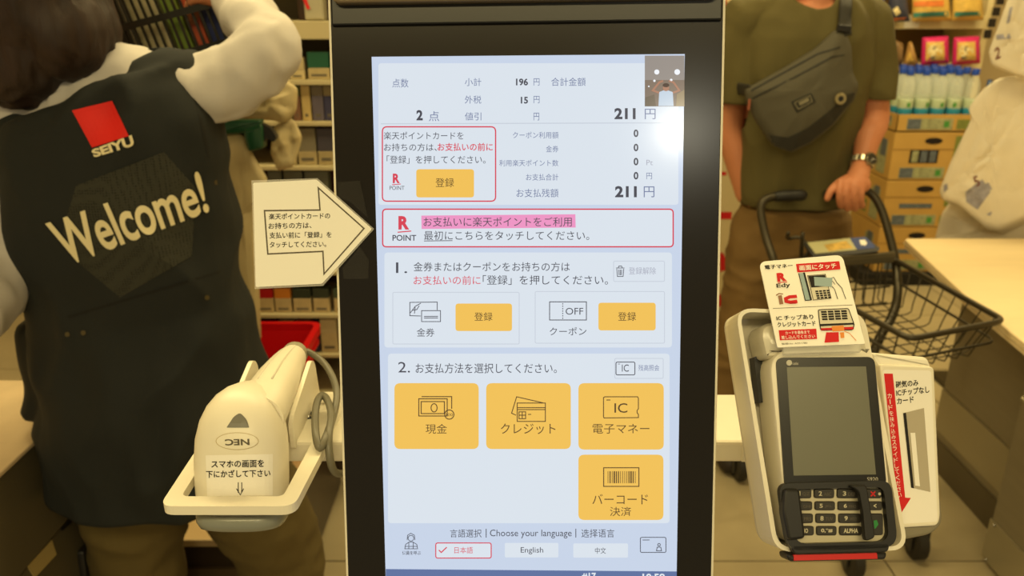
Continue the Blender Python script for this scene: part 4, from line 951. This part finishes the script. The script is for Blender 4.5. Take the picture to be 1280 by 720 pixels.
for i, (a, b, c, nm_) in enumerate([(319, 341, (170, 16, 20), 'red'), (343, 363, (196, 120, 40), 'orange'), (366, 388, (48, 56, 40), 'dark green'), (391, 411, (54, 60, 44), 'olive'), (417, 436, (70, 80, 60), 'grey green'), (440, 462, (60, 60, 90), 'navy')]):
    pack(a, b, 360, .566, cr, c, f'small cream packet with {nm_} top on the shelf above the red basket' if i < 4 else f'small packet with {nm_} top half hidden by the display edge')
for a, b, m_, c, nm_ in [(320, 345, (120, 18, 30), (90, 20, 30), 'dark red'), (347, 366, cr, cr, 'plain cream'), (369, 388, (180, 158, 120), (150, 100, 70), 'cream and rust'), (389, 398, (34, 34, 60), (34, 34, 60), 'navy'), (400, 420, (186, 166, 124), (196, 180, 140), 'tall cream')]:
    pack(a, b, 402 if nm_ != 'tall cream' else 398, .436, m_, c, f'{nm_} packet on the shelf just behind the red basket')
for a, b, m_, c, nm_ in [(384, 411, (178, 160, 116), (30, 84, 60), 'green topped'), (362, 380, (196, 178, 132), (190, 172, 130), 'cream'), (413, 430, (150, 130, 90), (40, 90, 66), 'second green topped')]:
    pack(a, b, 65 if 'green' in nm_ else 72, 1.241, m_, c, f'{nm_} box on the shelf below the thick cream board', .58)
for a, b, m_, c, nm_ in [(365, 374, (120, 86, 66), (96, 104, 60), 'brown'), (376, 387, (190, 166, 110), (190, 166, 110), 'ochre'), (389, 403, (96, 88, 100), (110, 100, 84), 'grey blue'), (404, 418, (58, 56, 84), (130, 116, 84), 'navy')]:
    pack(a, b, 106, 1.131, m_, c, f'{nm_} packet on the third shelf from the top beside the display', .3)
for a, b, m_, c, nm_ in [(352, 368, (170, 152, 108), (120, 108, 80), 'left'), (371, 394, (172, 154, 112), (124, 116, 96), 'middle'), (396, 416, (168, 150, 108), (70, 66, 76), 'right')]:
    pack(a, b, 160, 1.009, m_, c, f'grey and cream packet, {nm_} of three on the shelf above the arrow sign', .62)
for a, b, nm_ in [(335, 352, 'left'), (355, 378, 'middle'), (381, 410, 'right')]:
    pack(a, b, 213, .831, (104, 100, 78), (96, 98, 84), f'grey teal packet, {nm_} of three peeping over the arrow sign', .5)
wp = thing('spray_pack', (-.52, 2.25, 1.39), 'white pack with a red stripe on the top left shelf beside the display', 'packet')
a, b = W(381, 10, 2.23), W(405, 10, 2.23)
mk('pack_body', box(a.x, b.x, 2.22, 2.27, 1.391, 1.54, .006), plain('pk_white', 168, 160, 134, .4), wp); Fw = Fr((a.x, 2.219, 1.4), 0)
mk('red_stripe', flat(Fw, Fw.pp([(377, -4), (382, -4), (388, 11), (384, 12)], .001), .001), redp, wp)
ob_ = mk('dark_display_box', box(a.x - .03, b.x + .05, 2.275, 2.33, 1.391, 1.58, .003), plain('box_brown', 62, 40, 26, .6)); tag(ob_, 'dark brown box behind the white pack with the red stripe', 'box')

# ------------------------------------------------------------------ bag dispenser with green head
bd = thing('bag_dispenser', (-.62, 1.85, 0), 'bag stand with dark green head between the clerk and the shelf', 'stand')
Gd = Fr(W(300, 170, 1.86), -5, 8, 0)
grn = plain('dark_green_plastic', 24, 66, 42, .3)
mk('stand_head', prism(Gd, rpoly(Gd.pp([(268, 162), (283, 150), (326, 150), (325, 166), (268, 169)], 0), .006, 4), -.05, 0, .006), grn, bd, smooth=True, auto=40)
mk('stand_head', prism(Gd, rpoly(Gd.pp([(303, 163), (327, 155), (329, 186), (310, 190)], .01), .008, 4), -.05, .01, .006), grn, bd, smooth=True, auto=40)
mk('stand_arm', prism(Gd, rpoly(Gd.pp([(326, 154), (338, 160), (346, 172), (342, 178), (333, 172), (326, 188)], -.01), .004, 4), -.05, -.01), black, bd)
mk('stand_post', tube([(-.79, 2.10, .30), (-.79, 2.10, 1.12), (-.76, 2.05, 1.14), (-.66, 1.91, 1.13)], .010, 8), ct_m, bd); mk('base', box(-.87, -.71, 2.07, 2.14, .301, .311), ct_m, bd)
def wbag(pxs, label, n0, wr=.008, n=2):
    root = thing('plastic_bag_pack', Gd.P(*Gd.px(*pxs[0]), n0), label, 'plastic bags', 'plastic bags on the green bag stand')
    for j in range(n):
        mk('bag', pillow(Gd, rpoly(Gd.pp([(x + j * 2, y + j) for x, y in pxs], 0), .012, 4), .012, n0 - .012 * j, 7, wr=wr, seed=j + n0 * 40, edge=.3), bagm2, root, smooth=True)
    return root
bagm2 = mat('bag_plastic_dim', lin(190, 172, 128), rough=.5, noise_s=12, noise_a=.08, bump=.3, bump_s=25)
wbag([(268, 168), (301, 168), (312, 196), (331, 226), (316, 262), (318, 330), (322, 430), (290, 440), (262, 300), (262, 200)], 'long pale plastic bags hanging under the green stand head', -.02)
wbag([(300, 108), (345, 96), (364, 110), (362, 140), (350, 158), (330, 152), (290, 150), (285, 130)], 'bunch of pale plastic bags above the green stand head', -.09, .014, 2)
wbag([(335, 160), (360, 150), (372, 175), (362, 214), (340, 220), (330, 195)], 'small bunch of grey-beige plastic bags right of the green stand head', -.10, .014, 1)

# ------------------------------------------------------------------ people
skin = mat('skin', lin(196, 128, 92), rough=.55, noise_s=14, noise_a=.06, bump=.1, bump_s=90, sub=.06)
def limb(pts, rs, seg=16, sm=5, sq=(1, 1)): return tube(pts, rs, seg, sm=sm, round_cap=True, sq=sq)
def P3(x, y, Y): return W(x, y, Y)

# ---- clerk, seen from behind, arm raised
clk = None
def cring(px, py, hw, hd, roll, Y=1.3):
    r = math.radians(roll); return (W(px, py, Y), V((math.cos(r), 0, math.sin(r))) * hw, V((0, 1, 0)) * hd)
vest_r = [(218, 720, .18, .150, 0), (217, 652, .178, .150, 1), (214, 600, .186, .158, 3), (208, 540, .186, .155, 4), (196, 480, .183, .145, 6), (184, 430, .172, .130, 8), (176, 385, .160, .115, 10), (168, 335, .162, .115, 12), (160, 285, .170, .118, 14), (150, 235, .178, .12, 16), (141, 185, .178, .115, 18), (134, 145, .170, .10, 20), (126, 118, .150, .085, 22), (116, 92, .11, .065, 22), (100, 66, .06, .055, 20)]
def grow(rs, d): return [cring(a, b, c + d, e_ + d, f) for a, b, c, e_, f in rs]
sR, sL = P3(228, 118, 1.30), P3(6, 190, 1.30)
elR, wrR = P3(336, 62, 1.34), P3(300, 2, 1.50)
elL, wrL = P3(-6, 340, 1.22), P3(-70, 430, 1.05)
hd_c = P3(52, 18, 1.29); nk = P3(108, 88, 1.30)
hipL, hipR = P3(165, 560, 1.32), P3(280, 560, 1.32)
knL, knR = P3(172, 690, 1.33), P3(350, 690, 1.40); anL, anR = V((knL.x - .0, 1.30, .08)), V((knR.x + .03, 1.31, .08))
def hand(w_, d, up, curl=.6, side=1, s=1.0, thumb=True):
    """palm and five curled fingers; d = pointing direction, up = back of hand"""
    d = V(d).normalized(); up = (V(up) - d * V(up).dot(d)).normalized(); sd = d.cross(up) * side; out = []
    w_ = V(w_); out.append(limb([w_, w_ + d * .04 * s, w_ + d * .078 * s], [.024 * s, .03 * s, .032 * s], 14, sq=(1.15, .55) if abs(d.cross(V((0, 0, 1))).normalized().dot(sd)) > .5 else (.55, 1.15)))
    for i, (o, L) in enumerate(((-.027, .068), (-.009, .076), (.009, .072), (.026, .058))):
        p = w_ + d * .078 * s + sd * o * s; a = 0; q = [w_ + d * .05 * s + sd * o * .8 * s, p]
        for k in range(3):
            a += curl; dd = (d * math.cos(a) - up * math.sin(a)); p = p + dd * L * s * (.45, .32, .25)[k]; q.append(p)
        out.append(limb(q, [.0095 * s, .0095 * s, .0088 * s, .008 * s, .007 * s], 8, sm=3))
    if thumb:
        t0 = w_ + d * .02 * s - sd * .02 * s
        out.append(limb([t0, t0 + (d * .6 - sd * .8).normalized() * .035 * s, t0 + (d * .6 - sd * .8).normalized() * .035 * s + (d * .8 - sd * .2 - up * .5).normalized() * .03 * s, t0 + (d * .6 - sd * .8).normalized() * .035 * s + (d * .8 - up * .7).normalized() * .055 * s], [.013 * s, .012 * s, .0105 * s, .009 * s], 8, sm=3))
    return out
def head(c, fwd, up, s=1.0):
    fwd = V(fwd).normalized(); up = (V(up) - fwd * V(up).dot(fwd)).normalized(); rt = fwd.cross(up)
    R = Matrix((rt, fwd, up)).transposed(); g = [ball(c, .074 * s, .093 * s, .105 * s, R), ball(V(c) + fwd * .025 * s - up * .05 * s, .055 * s, .065 * s, .06 * s, R)]
    g.append(limb([V(c) + fwd * .088 * s + up * .012 * s, V(c) + fwd * .11 * s - up * .025 * s], [.007 * s, .014 * s], 8)); g.append(ball(V(c) + fwd * .092 * s - up * .052 * s, .022 * s, .008 * s, .008 * s, R))
    for k in (-1, 1): g.append(ball(V(c) + rt * k * .076 * s - up * .008 * s, .01 * s, .02 * s, .032 * s, R)); g.append(ball(V(c) + fwd * .086 * s + rt * k * .03 * s + up * .012 * s, .013 * s, .006 * s, .007 * s, R))
    return g
body = [loft(grow([r for r in vest_r[4:-2]], -.03), 24)]
body += head(hd_c, (-.25, 1, -.15), (-.25, .1, 1)) + [limb([nk + V((.0, 0, -.05)), hd_c + V((.02, 0, -.08))], [.052, .05])]
body += [limb([sR, P3(286, 104, 1.32), elR, wrR], [.034, .038, .03, .026]), limb([sL, elL, wrL], [.05, .042, .026])]
body += hand(wrR, (-.8, .45, .12), (0, -.2, 1), .5, -1); body += hand(wrL, (-.3, -.7, -.3), (0, -.3, 1), .4, 1)
for h_, k_, a_ in ((hipL, knL, anL), (hipR, knR, anR)): body.append(limb([h_, k_, a_, a_ + V((0, .02, -.04))], [.082, .056, .036, .034])); body.append(limb([a_ + V((0, -.03, -.045)), a_ + V((0, .15, -.05))], [.032, .028]))
clk = mk('person', fuse(body, .0055, 3), skin, smooth=True)
tag(clk, 'store clerk seen from behind in a black Welcome vest, raising a basket', 'person')
shirt_m = plain('pale_blue_shirt', 190, 184, 178, .8, bump=.08, bump_s=120, noise_s=8, noise_a=.03)
sg = [loft(grow(vest_r[4:], -.016), 28), limb([sR + V((-.05, 0, -.01)), sR, P3(286, 104, 1.32), elR, lerp(elR, wrR, .5), wrR], [.048, .054, .056, .045, .046, .042], 18), limb([sL + V((.07, 0, 0)), sL, lerp(sL, elL, .5), elL, lerp(elL, wrL, .6), wrL], [.06, .062, .062, .06, .052, .042], 18)]
sg += [limb([P3(20, 150, 1.3), P3(70, 110, 1.3), P3(135, 104, 1.3), P3(200, 124, 1.3)], [.05, .058, .048, .040], 16), limb([nk + V((.01, 0, -.05)), nk + V((-.005, 0, -.01))], [.075, .062])]
mk('shirt', fuse(sg, .007, 5, wr=.011, wrs=(15, 15, 9), seed=2), shirt_m, clk, smooth=True, label='pale shirt')
vm = plain('black_vest_cloth', 24, 27, 25, .85, bump=.1, bump_s=260, noise_s=5, noise_a=.06)
# the upper edge of the vest runs from the left shoulder up to the right one
e1, e2 = W(0, 152, 1.3), W(150, 90, 1.3); nrm = V((-(e2 - e1).z, 0, (e2 - e1).x)).normalized()
vg = [loft(grow(vest_r[:-2], .010), 32, 2.35), limb([P3(230, 108, 1.29), P3(195, 114, 1.29)], [.050, .058], 16), limb([P3(20, 160, 1.30), P3(60, 175, 1.30)], [.05, .06], 16), loft([cring(60, 400, .03, .06, 0), cring(70, 500, .04, .07, 0)])]
vgeo = fuse(vg, .0065, 6, wr=.015, wrs=(8, 8, 6), seed=5)
def carve(g, keep):
    vs, fs = g; k = [keep(v) for v in vs]; nf = [f for f in fs if all(k[i] for i in f)]
    used = sorted({i for f in nf for i in f}); mp = {i: j for j, i in enumerate(used)}
    vs = [vs[i].copy() for i in used]; nf = [tuple(mp[i] for i in f) for f in nf]
    ec = {}
    for f in nf:
        for i in range(len(f)): e = tuple(sorted((f[i], f[i - 1]))); ec[e] = ec.get(e, 0) + 1
    nb = {}
    for (a_, b_), c_ in ec.items():
        if c_ == 1: nb.setdefault(a_, []).append(b_); nb.setdefault(b_, []).append(a_)
    for _ in range(6):
        new = {i: (vs[i] * .4 + sum((vs[j] for j in n_), V((0, 0, 0))) * (.6 / len(n_))) for i, n_ in nb.items()}
        for i, q in new.items(): vs[i] = q
    return vs, nf
sc0, scr_ = W(72, 92, 1.3), .0
def keepv(v):
    # scooped back neckline and open hem
    d = (V((v.x, 0, v.z)) - V((e1.x, 0, e1.z))).dot(nrm)
    along = (v.x - e1.x) / (e2.x - e1.x)
    lim = -.000 + (.0 if along < 1 else (along - 1) * .022)
    return d < lim + (.03 if v.y > 1.3 else 0) and v.z > W(217, 640, 1.17).z - (v.y - 1.15) * .0
vgeo = carve(vgeo, keepv)
vest = mk('vest', vgeo, vm, clk, smooth=True, label='long black vest')
sol = vest.modifiers.new('cloth', 'SOLIDIFY'); sol.thickness = .003; sol.offset = 1
vb = BVHTree.FromPolygons([tuple(v) for v in vgeo[0]], vgeo[1])
Cf = Fr(W(160, 280, 1.12), -10, 0, 0)
def on_vest(poly_geo, m, name, off=.0062, label=None, maxlen=.012): return mk(name, drape(poly_geo, vb, -Cf.n, off, maxlen), m, vest, smooth=False, label=label)
def vq(pts): return ([Cf.P(u, v, 0) for u, v in Cf.pp(pts)], [tuple(range(len(pts)))])
on_vest(vq([(90, 138), (140, 126), (161, 170), (115, 184.5)]), plain('logo_red', 214, 26, 14, .7), 'logo_square', label='red square emblem')
vt_ = plain('vest_print', 226, 214, 172, .75)
for s, q, bd_ in (('SEIYU', [(113.5, 187.5), (164.5, 168.5), (168.5, 182), (118, 197)], .045), ('Welcome!', [(56, 279), (249, 213.5), (262.5, 264.5), (85, 333)], .02)):
    g = text_geo(s, bd_, 1, 6); loc = qmap(g[0], Cf.pp(q)); on_vest(([Cf.P(p.x, p.y, 0) for p in loc], g[1]), vt_, 'lettering', .0068, 'cream lettering ' + s.strip('!'))
mesh_m = mat('mesh_cloth', lin(44, 44, 36), rough=.9)
nt = mesh_m.node_tree; bs = nt.nodes['Principled BSDF']; tc = nt.nodes.new('ShaderNodeTexCoord'); vo = nt.nodes.new('ShaderNodeTexVoronoi'); vo.inputs['Scale'].default_value = 260; vo.inputs['Randomness'].default_value = .25
rp_ = nt.nodes.new('ShaderNodeValToRGB'); rp_.color_ramp.elements[0].position = .18; rp_.color_ramp.elements[1].position = .42; rp_.color_ramp.elements[0].color = (.004, .004, .003, 1); rp_.color_ramp.elements[1].color = lin(50, 50, 40) + (1,)
nt.links.new(tc.outputs['Object'], vo.inputs['Vector']); nt.links.new(vo.outputs['Distance'], rp_.inputs[0]); nt.links.new(rp_.outputs[0], bs.inputs['Base Color'])
on_vest(vq([(95, 232), (205, 190), (245, 235), (240, 320), (150, 372), (100, 330), (78, 290)]), mesh_m, 'mesh_panel', .0050, 'fine mesh back panel', .02)
on_vest(vq([(84, 395), (285, 335), (287, 338), (86, 398)]), plain('seam_black', 20, 20, 17, .9), 'seam', .0046); on_vest(vq([(236, 95), (240, 95), (270, 220), (266, 222)]), MATS['seam_black'], 'seam', .0046)
for x, y in ((271, 228), (259, 372), (84, 418), (104, 416)):
    on_vest(vq(circ(x, y, 3.2, 10)), plain('snap_brass', 96, 86, 58, .4, metal=.6), 'snap_button', .0056)
tr_m = plain('olive_trousers', 92, 78, 40, .85, bump=.1, bump_s=150, noise_s=6, noise_a=.08)
tg = [loft([cring(212, 560, .15, .11, 3), cring(222, 500, .15, .11, 3)], 20)]
for h_, k_, a_, d_ in ((hipL, knL, anL, 0), (hipR, knR, anR, 0)): tg.append(limb([h_, lerp(h_, k_, .6), k_, lerp(k_, a_, .5), a_ + V((0, 0, .0))], [.10, .096, .088, .08, .066], 18))
mk('trousers', fuse(tg, .008, 4, wr=.008, wrs=(8, 8, 14), seed=9), tr_m, clk, smooth=True, label='olive brown trousers')
hm = mat('dark_hair', lin(40, 24, 14), rough=.6, bump=.5, bump_s=160, stretch=(1, 1, .12), noise_s=30, noise_a=.4)
hg = [ball(hd_c + V((.0, -.012, .025)), .104, .110, .112), ball(P3(20, 60, 1.26), .085, .08, .09), ball(P3(84, 36, 1.27), .07, .085, .08), ball(P3(8, 86, 1.27), .05, .06, .05), ball(P3(44, 66, 1.27), .075, .07, .05)]
mk('hair', fuse(hg, .006, 5, wr=.006, wrs=(40, 40, 10), seed=7), hm, clk, smooth=True, label='short dark brown hair')
mk('shoe', fuse([limb([anL + V((0, -.05, -.035)), anL + V((0, .17, -.045))], [.045, .036])], .007, 3), black, clk, smooth=True); mk('shoe', fuse([limb([anR + V((0, -.05, -.035)), anR + V((0, .17, -.045))], [.045, .036])], .007, 3), black, clk, smooth=True)

# ---- black basket she holds, with goods in it
bk = thing('black_shopping_basket', W(215, 50, 1.6), 'black slotted shopping basket held up by the clerk at the top left', 'basket')
bkm = plain('black_basket_plastic', 34, 32, 26, .4)
Bk = Fr(W(170, 90, 1.52), 4, 6, -14)
BW, BH, BD = .225, .215, .36
def bpt(x, y, z): return Bk.P(x, z, -y)
def bx(x0, x1, y0, y1, z0, z1): g = box(x0, x1, y0, y1, z0, z1); return [bpt(*p) for p in g[0]], g[1]
mk('basket_floor', bx(-.02, BW - .02, 0, BD, 0, .006), bkm, bk)
for z in (.0, .072, .145, .205):
    f = z * .08; t = .012 if z else .016
    mk('basket_band', join(bx(-.03 - f, BW - .015 + f, -.004 - f, .004 - f, z, z + t), bx(-.03 - f, BW - .015 + f, BD - .004 + f, BD + .004 + f, z, z + t), bx(-.034 - f, -.026 - f, 0, BD, z, z + t), bx(BW - .02 + f, BW - .012 + f, 0, BD, z, z + t)), bkm, bk)
for i in range(18):
    x = -.025 + i * (BW + .005) / 17; 
    for y in (0, BD): mk('basket_slat', bx(x - .0022, x + .0022, y - .002, y + .002, .005, .21), bkm, bk)
for i in range(22):
    y = i * BD / 21
    for x in (-.03, BW - .016): mk('basket_slat', bx(x - .002, x + .002, y - .0022, y + .0022, .005, .21), bkm, bk)
mk('basket_corner', join(bx(-.036, .012, -.006, .004, .0, .21), bx(-.036, -.03, -.004, .05, 0, .21)), bkm, bk, label='solid corner panel')
mk('basket_handle', tube([bpt(BW - .016, .06, .21), bpt(BW + .01, .10, .24), bpt(BW + .012, .2, .245), bpt(BW - .016, .30, .21)], .007, 8, sm=4), bkm, bk, smooth=True)
gl = [((.015, .07), (.19), (226, 214, 170), 'cream carton'), ((.078, .105), (.195), (140, 168, 70), 'green carton'), ((.11, .135), (.19), (206, 96, 60), 'orange red packet'), ((.14, .17), (.12), (50, 62, 120), 'navy box'), ((.175, .20), (.18), (214, 196, 150), 'beige carton')]
for (x0, x1), h, c, nm_ in gl:
    o = mk('grocery_box', bx(x0, x1, .04, .12, .007, h), plain('gb_%d' % c[0], *c, .5, noise_s=40, noise_a=.2)); tag(o, nm_ + ' inside the black basket held by the clerk', 'grocery', 'groceries in the black basket')

# ---- customer in the olive shirt
mY = 2.45
def mring(px, py, hw, hd, Y=mY, roll=0):
    r = math.radians(roll); return (W(px, py, Y), V((math.cos(r), 0, math.sin(r))) * hw, V((0, 1, 0)) * hd)
mt = [(992, 268, .160, .118), (993, 235, .166, .118), (994, 200, .168, .12), (997, 160, .174, .122), (1001, 120, .183, .125), (1005, 80, .194, .125), (1008, 45, .20, .118), (1010, 22, .19, .10), (1014, 4, .135, .085), (1018, -8, .075, .07)]
sA, sB = P3(924, 34, mY), P3(1080, 30, mY)
eA, wA = P3(911, 150, 2.47), P3(931, 243, 2.45); eB, wB = P3(1093, 140, 2.44), P3(1077, 205, 2.345)
mb = [loft([mring(a, b, c - .022, d_ - .022) for a, b, c, d_ in mt[:-1]], 24)]
mh = P3(1020, -90, 2.42)
mb += head(mh, (-.1, -1, -.25), (0, 0, 1)) + [limb([P3(1018, 30, 2.45), P3(1019, -10, 2.44), P3(1020, -45, 2.44)], [.062, .056, .055])]
mb += [limb([sA, eA, lerp(eA, wA, .5), wA], [.052, .046, .040, .029]), limb([sB, eB, lerp(eB, wB, .5), wB], [.052, .043, .039, .027])]
# right-hand side of the picture: hand closed over the cart grip
pc = P3(1067, 232, 2.285); mb.append(limb([wB, P3(1072, 222, 2.305), P3(1067, 234, 2.28)], [.027, .032, .034], 16))
mb.append(limb([P3(1056, 232, 2.275), P3(1078, 231, 2.285)], [.024, .024], 12))
for x, L in ((1050, 0), (1059, 3.5), (1068.5, 3.5), (1077.5, 0)):
    mb.append(limb([P3(x + 1, 226, 2.27), P3(x - .5, 238, 2.255), P3(x - 1, 250 + L * .6, 2.258), P3(x + .5, 258 + L, 2.275), P3(x + 1.5, 255 + L, 2.295)], [.0098, .0096, .0092, .0085, .0075], 10, sm=4))
mb.append(limb([P3(1060, 224, 2.30), P3(1049, 229, 2.285), P3(1039, 238, 2.272), P3(1034, 248, 2.268)], [.016, .0135, .0115, .0095], 10, sm=4))
mb += hand(wA, (.5, .05, -1), (-1, 0, 0), .12, 1, .85)
hA, hB = P3(955, 290, mY), P3(1022, 290, mY); kA, kB = P3(938, 385, 2.42), P3(1015, 395, 2.42); aA, aB = V((.70, 2.42, .09)), V((.92, 2.50, .09))
mb.append(loft([mring(992, 262, .15, .10), mring(990, 300, .15, .10)], 20))
for h_, k_, a_ in ((hA, kA, aA), (hB, kB, aB)): mb.append(limb([h_, k_, a_], [.085, .056, .04])); mb.append(limb([a_ + V((0, .04, -.05)), a_ + V((0, -.16, -.055))], [.034, .028]))
man = mk('person', fuse(mb, .0038, 2), skin, smooth=True)
tag(man, 'man in an olive T-shirt and khaki trousers leaning one hand on the shopping cart', 'person')
ol = plain('olive_tshirt', 88, 80, 44, .9, bump=.08, bump_s=200, noise_s=5, noise_a=.06)
tg = [loft([mring(a, b, c, d_) for a, b, c, d_ in mt], 28), limb([P3(965, 20, mY), sA, P3(921, 85, mY), P3(921, 132, mY)], [.06, .066, .064, .062], 16), limb([P3(1050, 16, mY), sB, P3(1087, 78, mY), P3(1092, 126, mY)], [.06, .068, .066, .062], 16)]
tsh = fuse(tg, .0065, 5, wr=.014, wrs=(9, 9, 4.5), seed=3)
nc = P3(1020, -16, 2.38)
def ksh(v):
    if abs(v.x - W(921, 128, mY).x) < .075 and W(921, 129, mY).z > v.z and v.x < W(926.5, 150, mY).x: return False
    if v.x > W(1071, 130, mY).x and v.z < W(1092, 122, mY).z: return False
    return v.z > W(993, 262, 2.36).z and (v - nc).length > .062
tsh = carve(tsh, ksh)
shirt = mk('tshirt', tsh, ol, man, smooth=True, label='olive green T-shirt'); so = shirt.modifiers.new('cloth', 'SOLIDIFY'); so.thickness = .003; so.offset = 1
kh = plain('khaki_trousers', 112, 86, 46, .85, bump=.1, bump_s=150, noise_s=6, noise_a=.08)
kg = [loft([mring(992, 255, .158, .112), mring(990, 300, .172, .118), mring(987, 320, .165, .112)], 24)]
for h_, k_, a_ in ((hA, kA, aA), (hB, kB, aB)): kg.append(limb([h_, lerp(h_, k_, .6), k_, lerp(k_, a_, .5), a_], [.105, .10, .094, .086, .072], 18))
mk('trousers', fuse(kg, .008, 4, wr=.010, wrs=(7, 7, 12), seed=11), kh, man, smooth=True, label='khaki trousers')
mk('hair', fuse([ball(mh + V((0, .025, .035)), .086, .095, .09)], .007, 3, wr=.004, wrs=(30, 30, 20)), hm, man, smooth=True)
for a_ in (aA, aB): mk('shoe', fuse([limb([a_ + V((0, .05, -.045)), a_ + V((0, -.19, -.05))], [.044, .036])], .007, 3), plain('dark_shoe', 42, 34, 26, .6), man, smooth=True)

# ---- crossbody bag
Bf = Fr(W(1000, 120, 2.29), -4, 0, 0)
bag = thing('crossbody_bag', W(1000, 130, 2.3), 'grey crossbody bag with a dark base worn across the chest of the man', 'bag')
bgm = plain('grey_bag_cloth', 78, 74, 60, .8, bump=.12, bump_s=300, noise_s=6, noise_a=.05); bgd = plain('dark_bag_cloth', 40, 38, 32, .75)
bo = [(1046, 36), (1056, 42), (1062, 60), (1063, 90), (1071, 106), (1066, 124), (1040, 156), (1012, 178), (988, 190), (966, 182), (944, 150), (933, 126), (931, 112), (942, 106), (985, 82), (1020, 60)]
bgeo = pillow(Bf, rpoly(Bf.pp(bo), .012, 4), .042, 0, 7, wr=.004, seed=3, edge=.35)
mk('bag_body', bgeo, bgm, bag, smooth=True)
bbv = BVHTree.FromPolygons([tuple(v) for v in bgeo[0]], bgeo[1])
def onb(pts, m, name, off=.0015, label=None):
    return mk(name, drape(([Bf.P(u, v, .035) for u, v in Bf.pp(pts, .035)], [tuple(range(len(pts)))]), bbv, -Bf.n, off, .012), m, bag, label=label)
onb([(1069, 116), (1066, 124), (1040, 156), (1012, 178), (988, 189), (967, 181), (957, 168), (985, 172), (1010, 160), (1040, 136), (1060, 118)], bgd, 'bag_base', label='darker base panel')
onb([(938, 112), (985, 86), (1022, 66), (1050, 58), (1050, 60), (1023, 68), (986, 88.5), (939, 114.5)], bgd, 'zip'); onb([(940, 122), (990, 97), (1040, 70), (1056, 68), (1056, 69.5), (1041, 72), (991, 99), (941, 124)], MATS['dark_bag_cloth'], 'seam')
onb([(989, 127), (1014, 116), (1020, 127), (996, 141)], bgd, 'patch', .002, 'dark stitched patch')
g_ = [(993, 128.5), (1012.5, 119.5), (1015.5, 127), (998, 136.5)]
mk('patch_outline', stroke(Bf, Bf.pp(g_, .046), .0022, .046, True), plain('patch_thread', 120, 114, 92, .7), bag); onb([(998, 128), (1010, 122), (1012, 126), (1000, 132)], MATS['patch_thread'], 'patch_mark', .003)
gc = Bf.P(*Bf.px(1050.5, 123.5, .042), .040)
mk('grommet', lathe(gc, [(.0145, 0), (.016, .003), (.0145, .006), (.008, .006), (.007, .002)], 20, Bf.n), plain('grommet_metal', 176, 160, 116, .3, metal=.7), bag, smooth=True, auto=40); mk('grommet_hole', lathe(gc + Bf.n * .0065, [(.0001, 0), (.007, 0), (.007, .0004)], 14, Bf.n), black, bag)
stp = [Bf.P(*Bf.px(1053, 44, .0), .018), P3(1056, 25, 2.325), P3(1057, 8, 2.345), P3(1057, -8, 2.40), P3(1052, -14, 2.47), P3(1020, 20, 2.57), P3(960, 70, 2.59), P3(916, 108, 2.49), P3(925, 111, 2.36), Bf.P(*Bf.px(936, 113, .0), .012)]
mk('strap', tube(stp, .017, 8, sm=6, sq=(1, .16)), bgd, bag, smooth=True, label='black strap'); mk('strap_buckle', fbox(Fr(P3(1055, 36, 2.285), 0, 0, 8), -.02, .018, -.008, .010, -.004, .006, .002), black, bag)
mk('zip_pull', fbox(Fr(W(937, 124, 2.27), 0), -.003, .003, -.03, .0, -.002, .002, .001), plain('pull_red', 150, 84, 62, .6), bag)

# ---- wrist watch
wt = thing('wrist_watch', W(1076, 206, 2.33), 'steel wrist watch with a dark dial on the wrist above the cart handle', 'watch')
ax = (wB - eB).normalized(); wc = lerp(eB, wB, .97); u_ = ax.orthogonal().normalized(); v_ = ax.cross(u_)
wm = plain('watch_steel', 176, 168, 146, .25, metal=.85)
for i in range(20):
    a = 2 * PI * i / 20; c_ = wc + (u_ * math.cos(a) + v_ * math.sin(a)) * .0325; t_ = (-u_ * math.sin(a) + v_ * math.cos(a)); n_ = (c_ - wc).normalized()
    g = box(-.0047, .0047, -.009, .009, -.002, .002, .001, 1); M = Matrix((t_, ax, n_)).transposed(); mk('bracelet_link', ([c_ + M @ p for p in g[0]], g[1]), wm, wt)
tw = (CAM - wc); tw = (tw - ax * tw.dot(ax)).normalized(); tw = (tw + V((.75, 0, .1))).normalized(); tw = (tw - ax * tw.dot(ax)).normalized(); dc = wc + tw * .034
mk('watch_case', lathe(dc - tw * .005, [(.018, 0), (.021, .003), (.021, .008), (.0185, .0115), (.0165, .0115)], 24, tw), wm, wt, smooth=True, auto=40)
mk('watch_dial', lathe(dc + tw * .0068, [(.0001, 0), (.0162, 0), (.0162, .0004)], 20, tw), plain('dial_dark', 54, 50, 42, .4), wt)
s1 = tw.orthogonal().normalized(); s2 = tw.cross(s1)
mk('watch_hands', join(tube([dc + tw * .0078, dc + tw * .0078 + s1 * .011], .0006, 4), tube([dc + tw * .0078, dc + tw * .0078 + s2 * .007 - s1 * .004], .0008, 4)), paper, wt)
mk('crown', tube([dc + s1 * .0195, dc + s1 * .024], .003, 8), wm, wt)
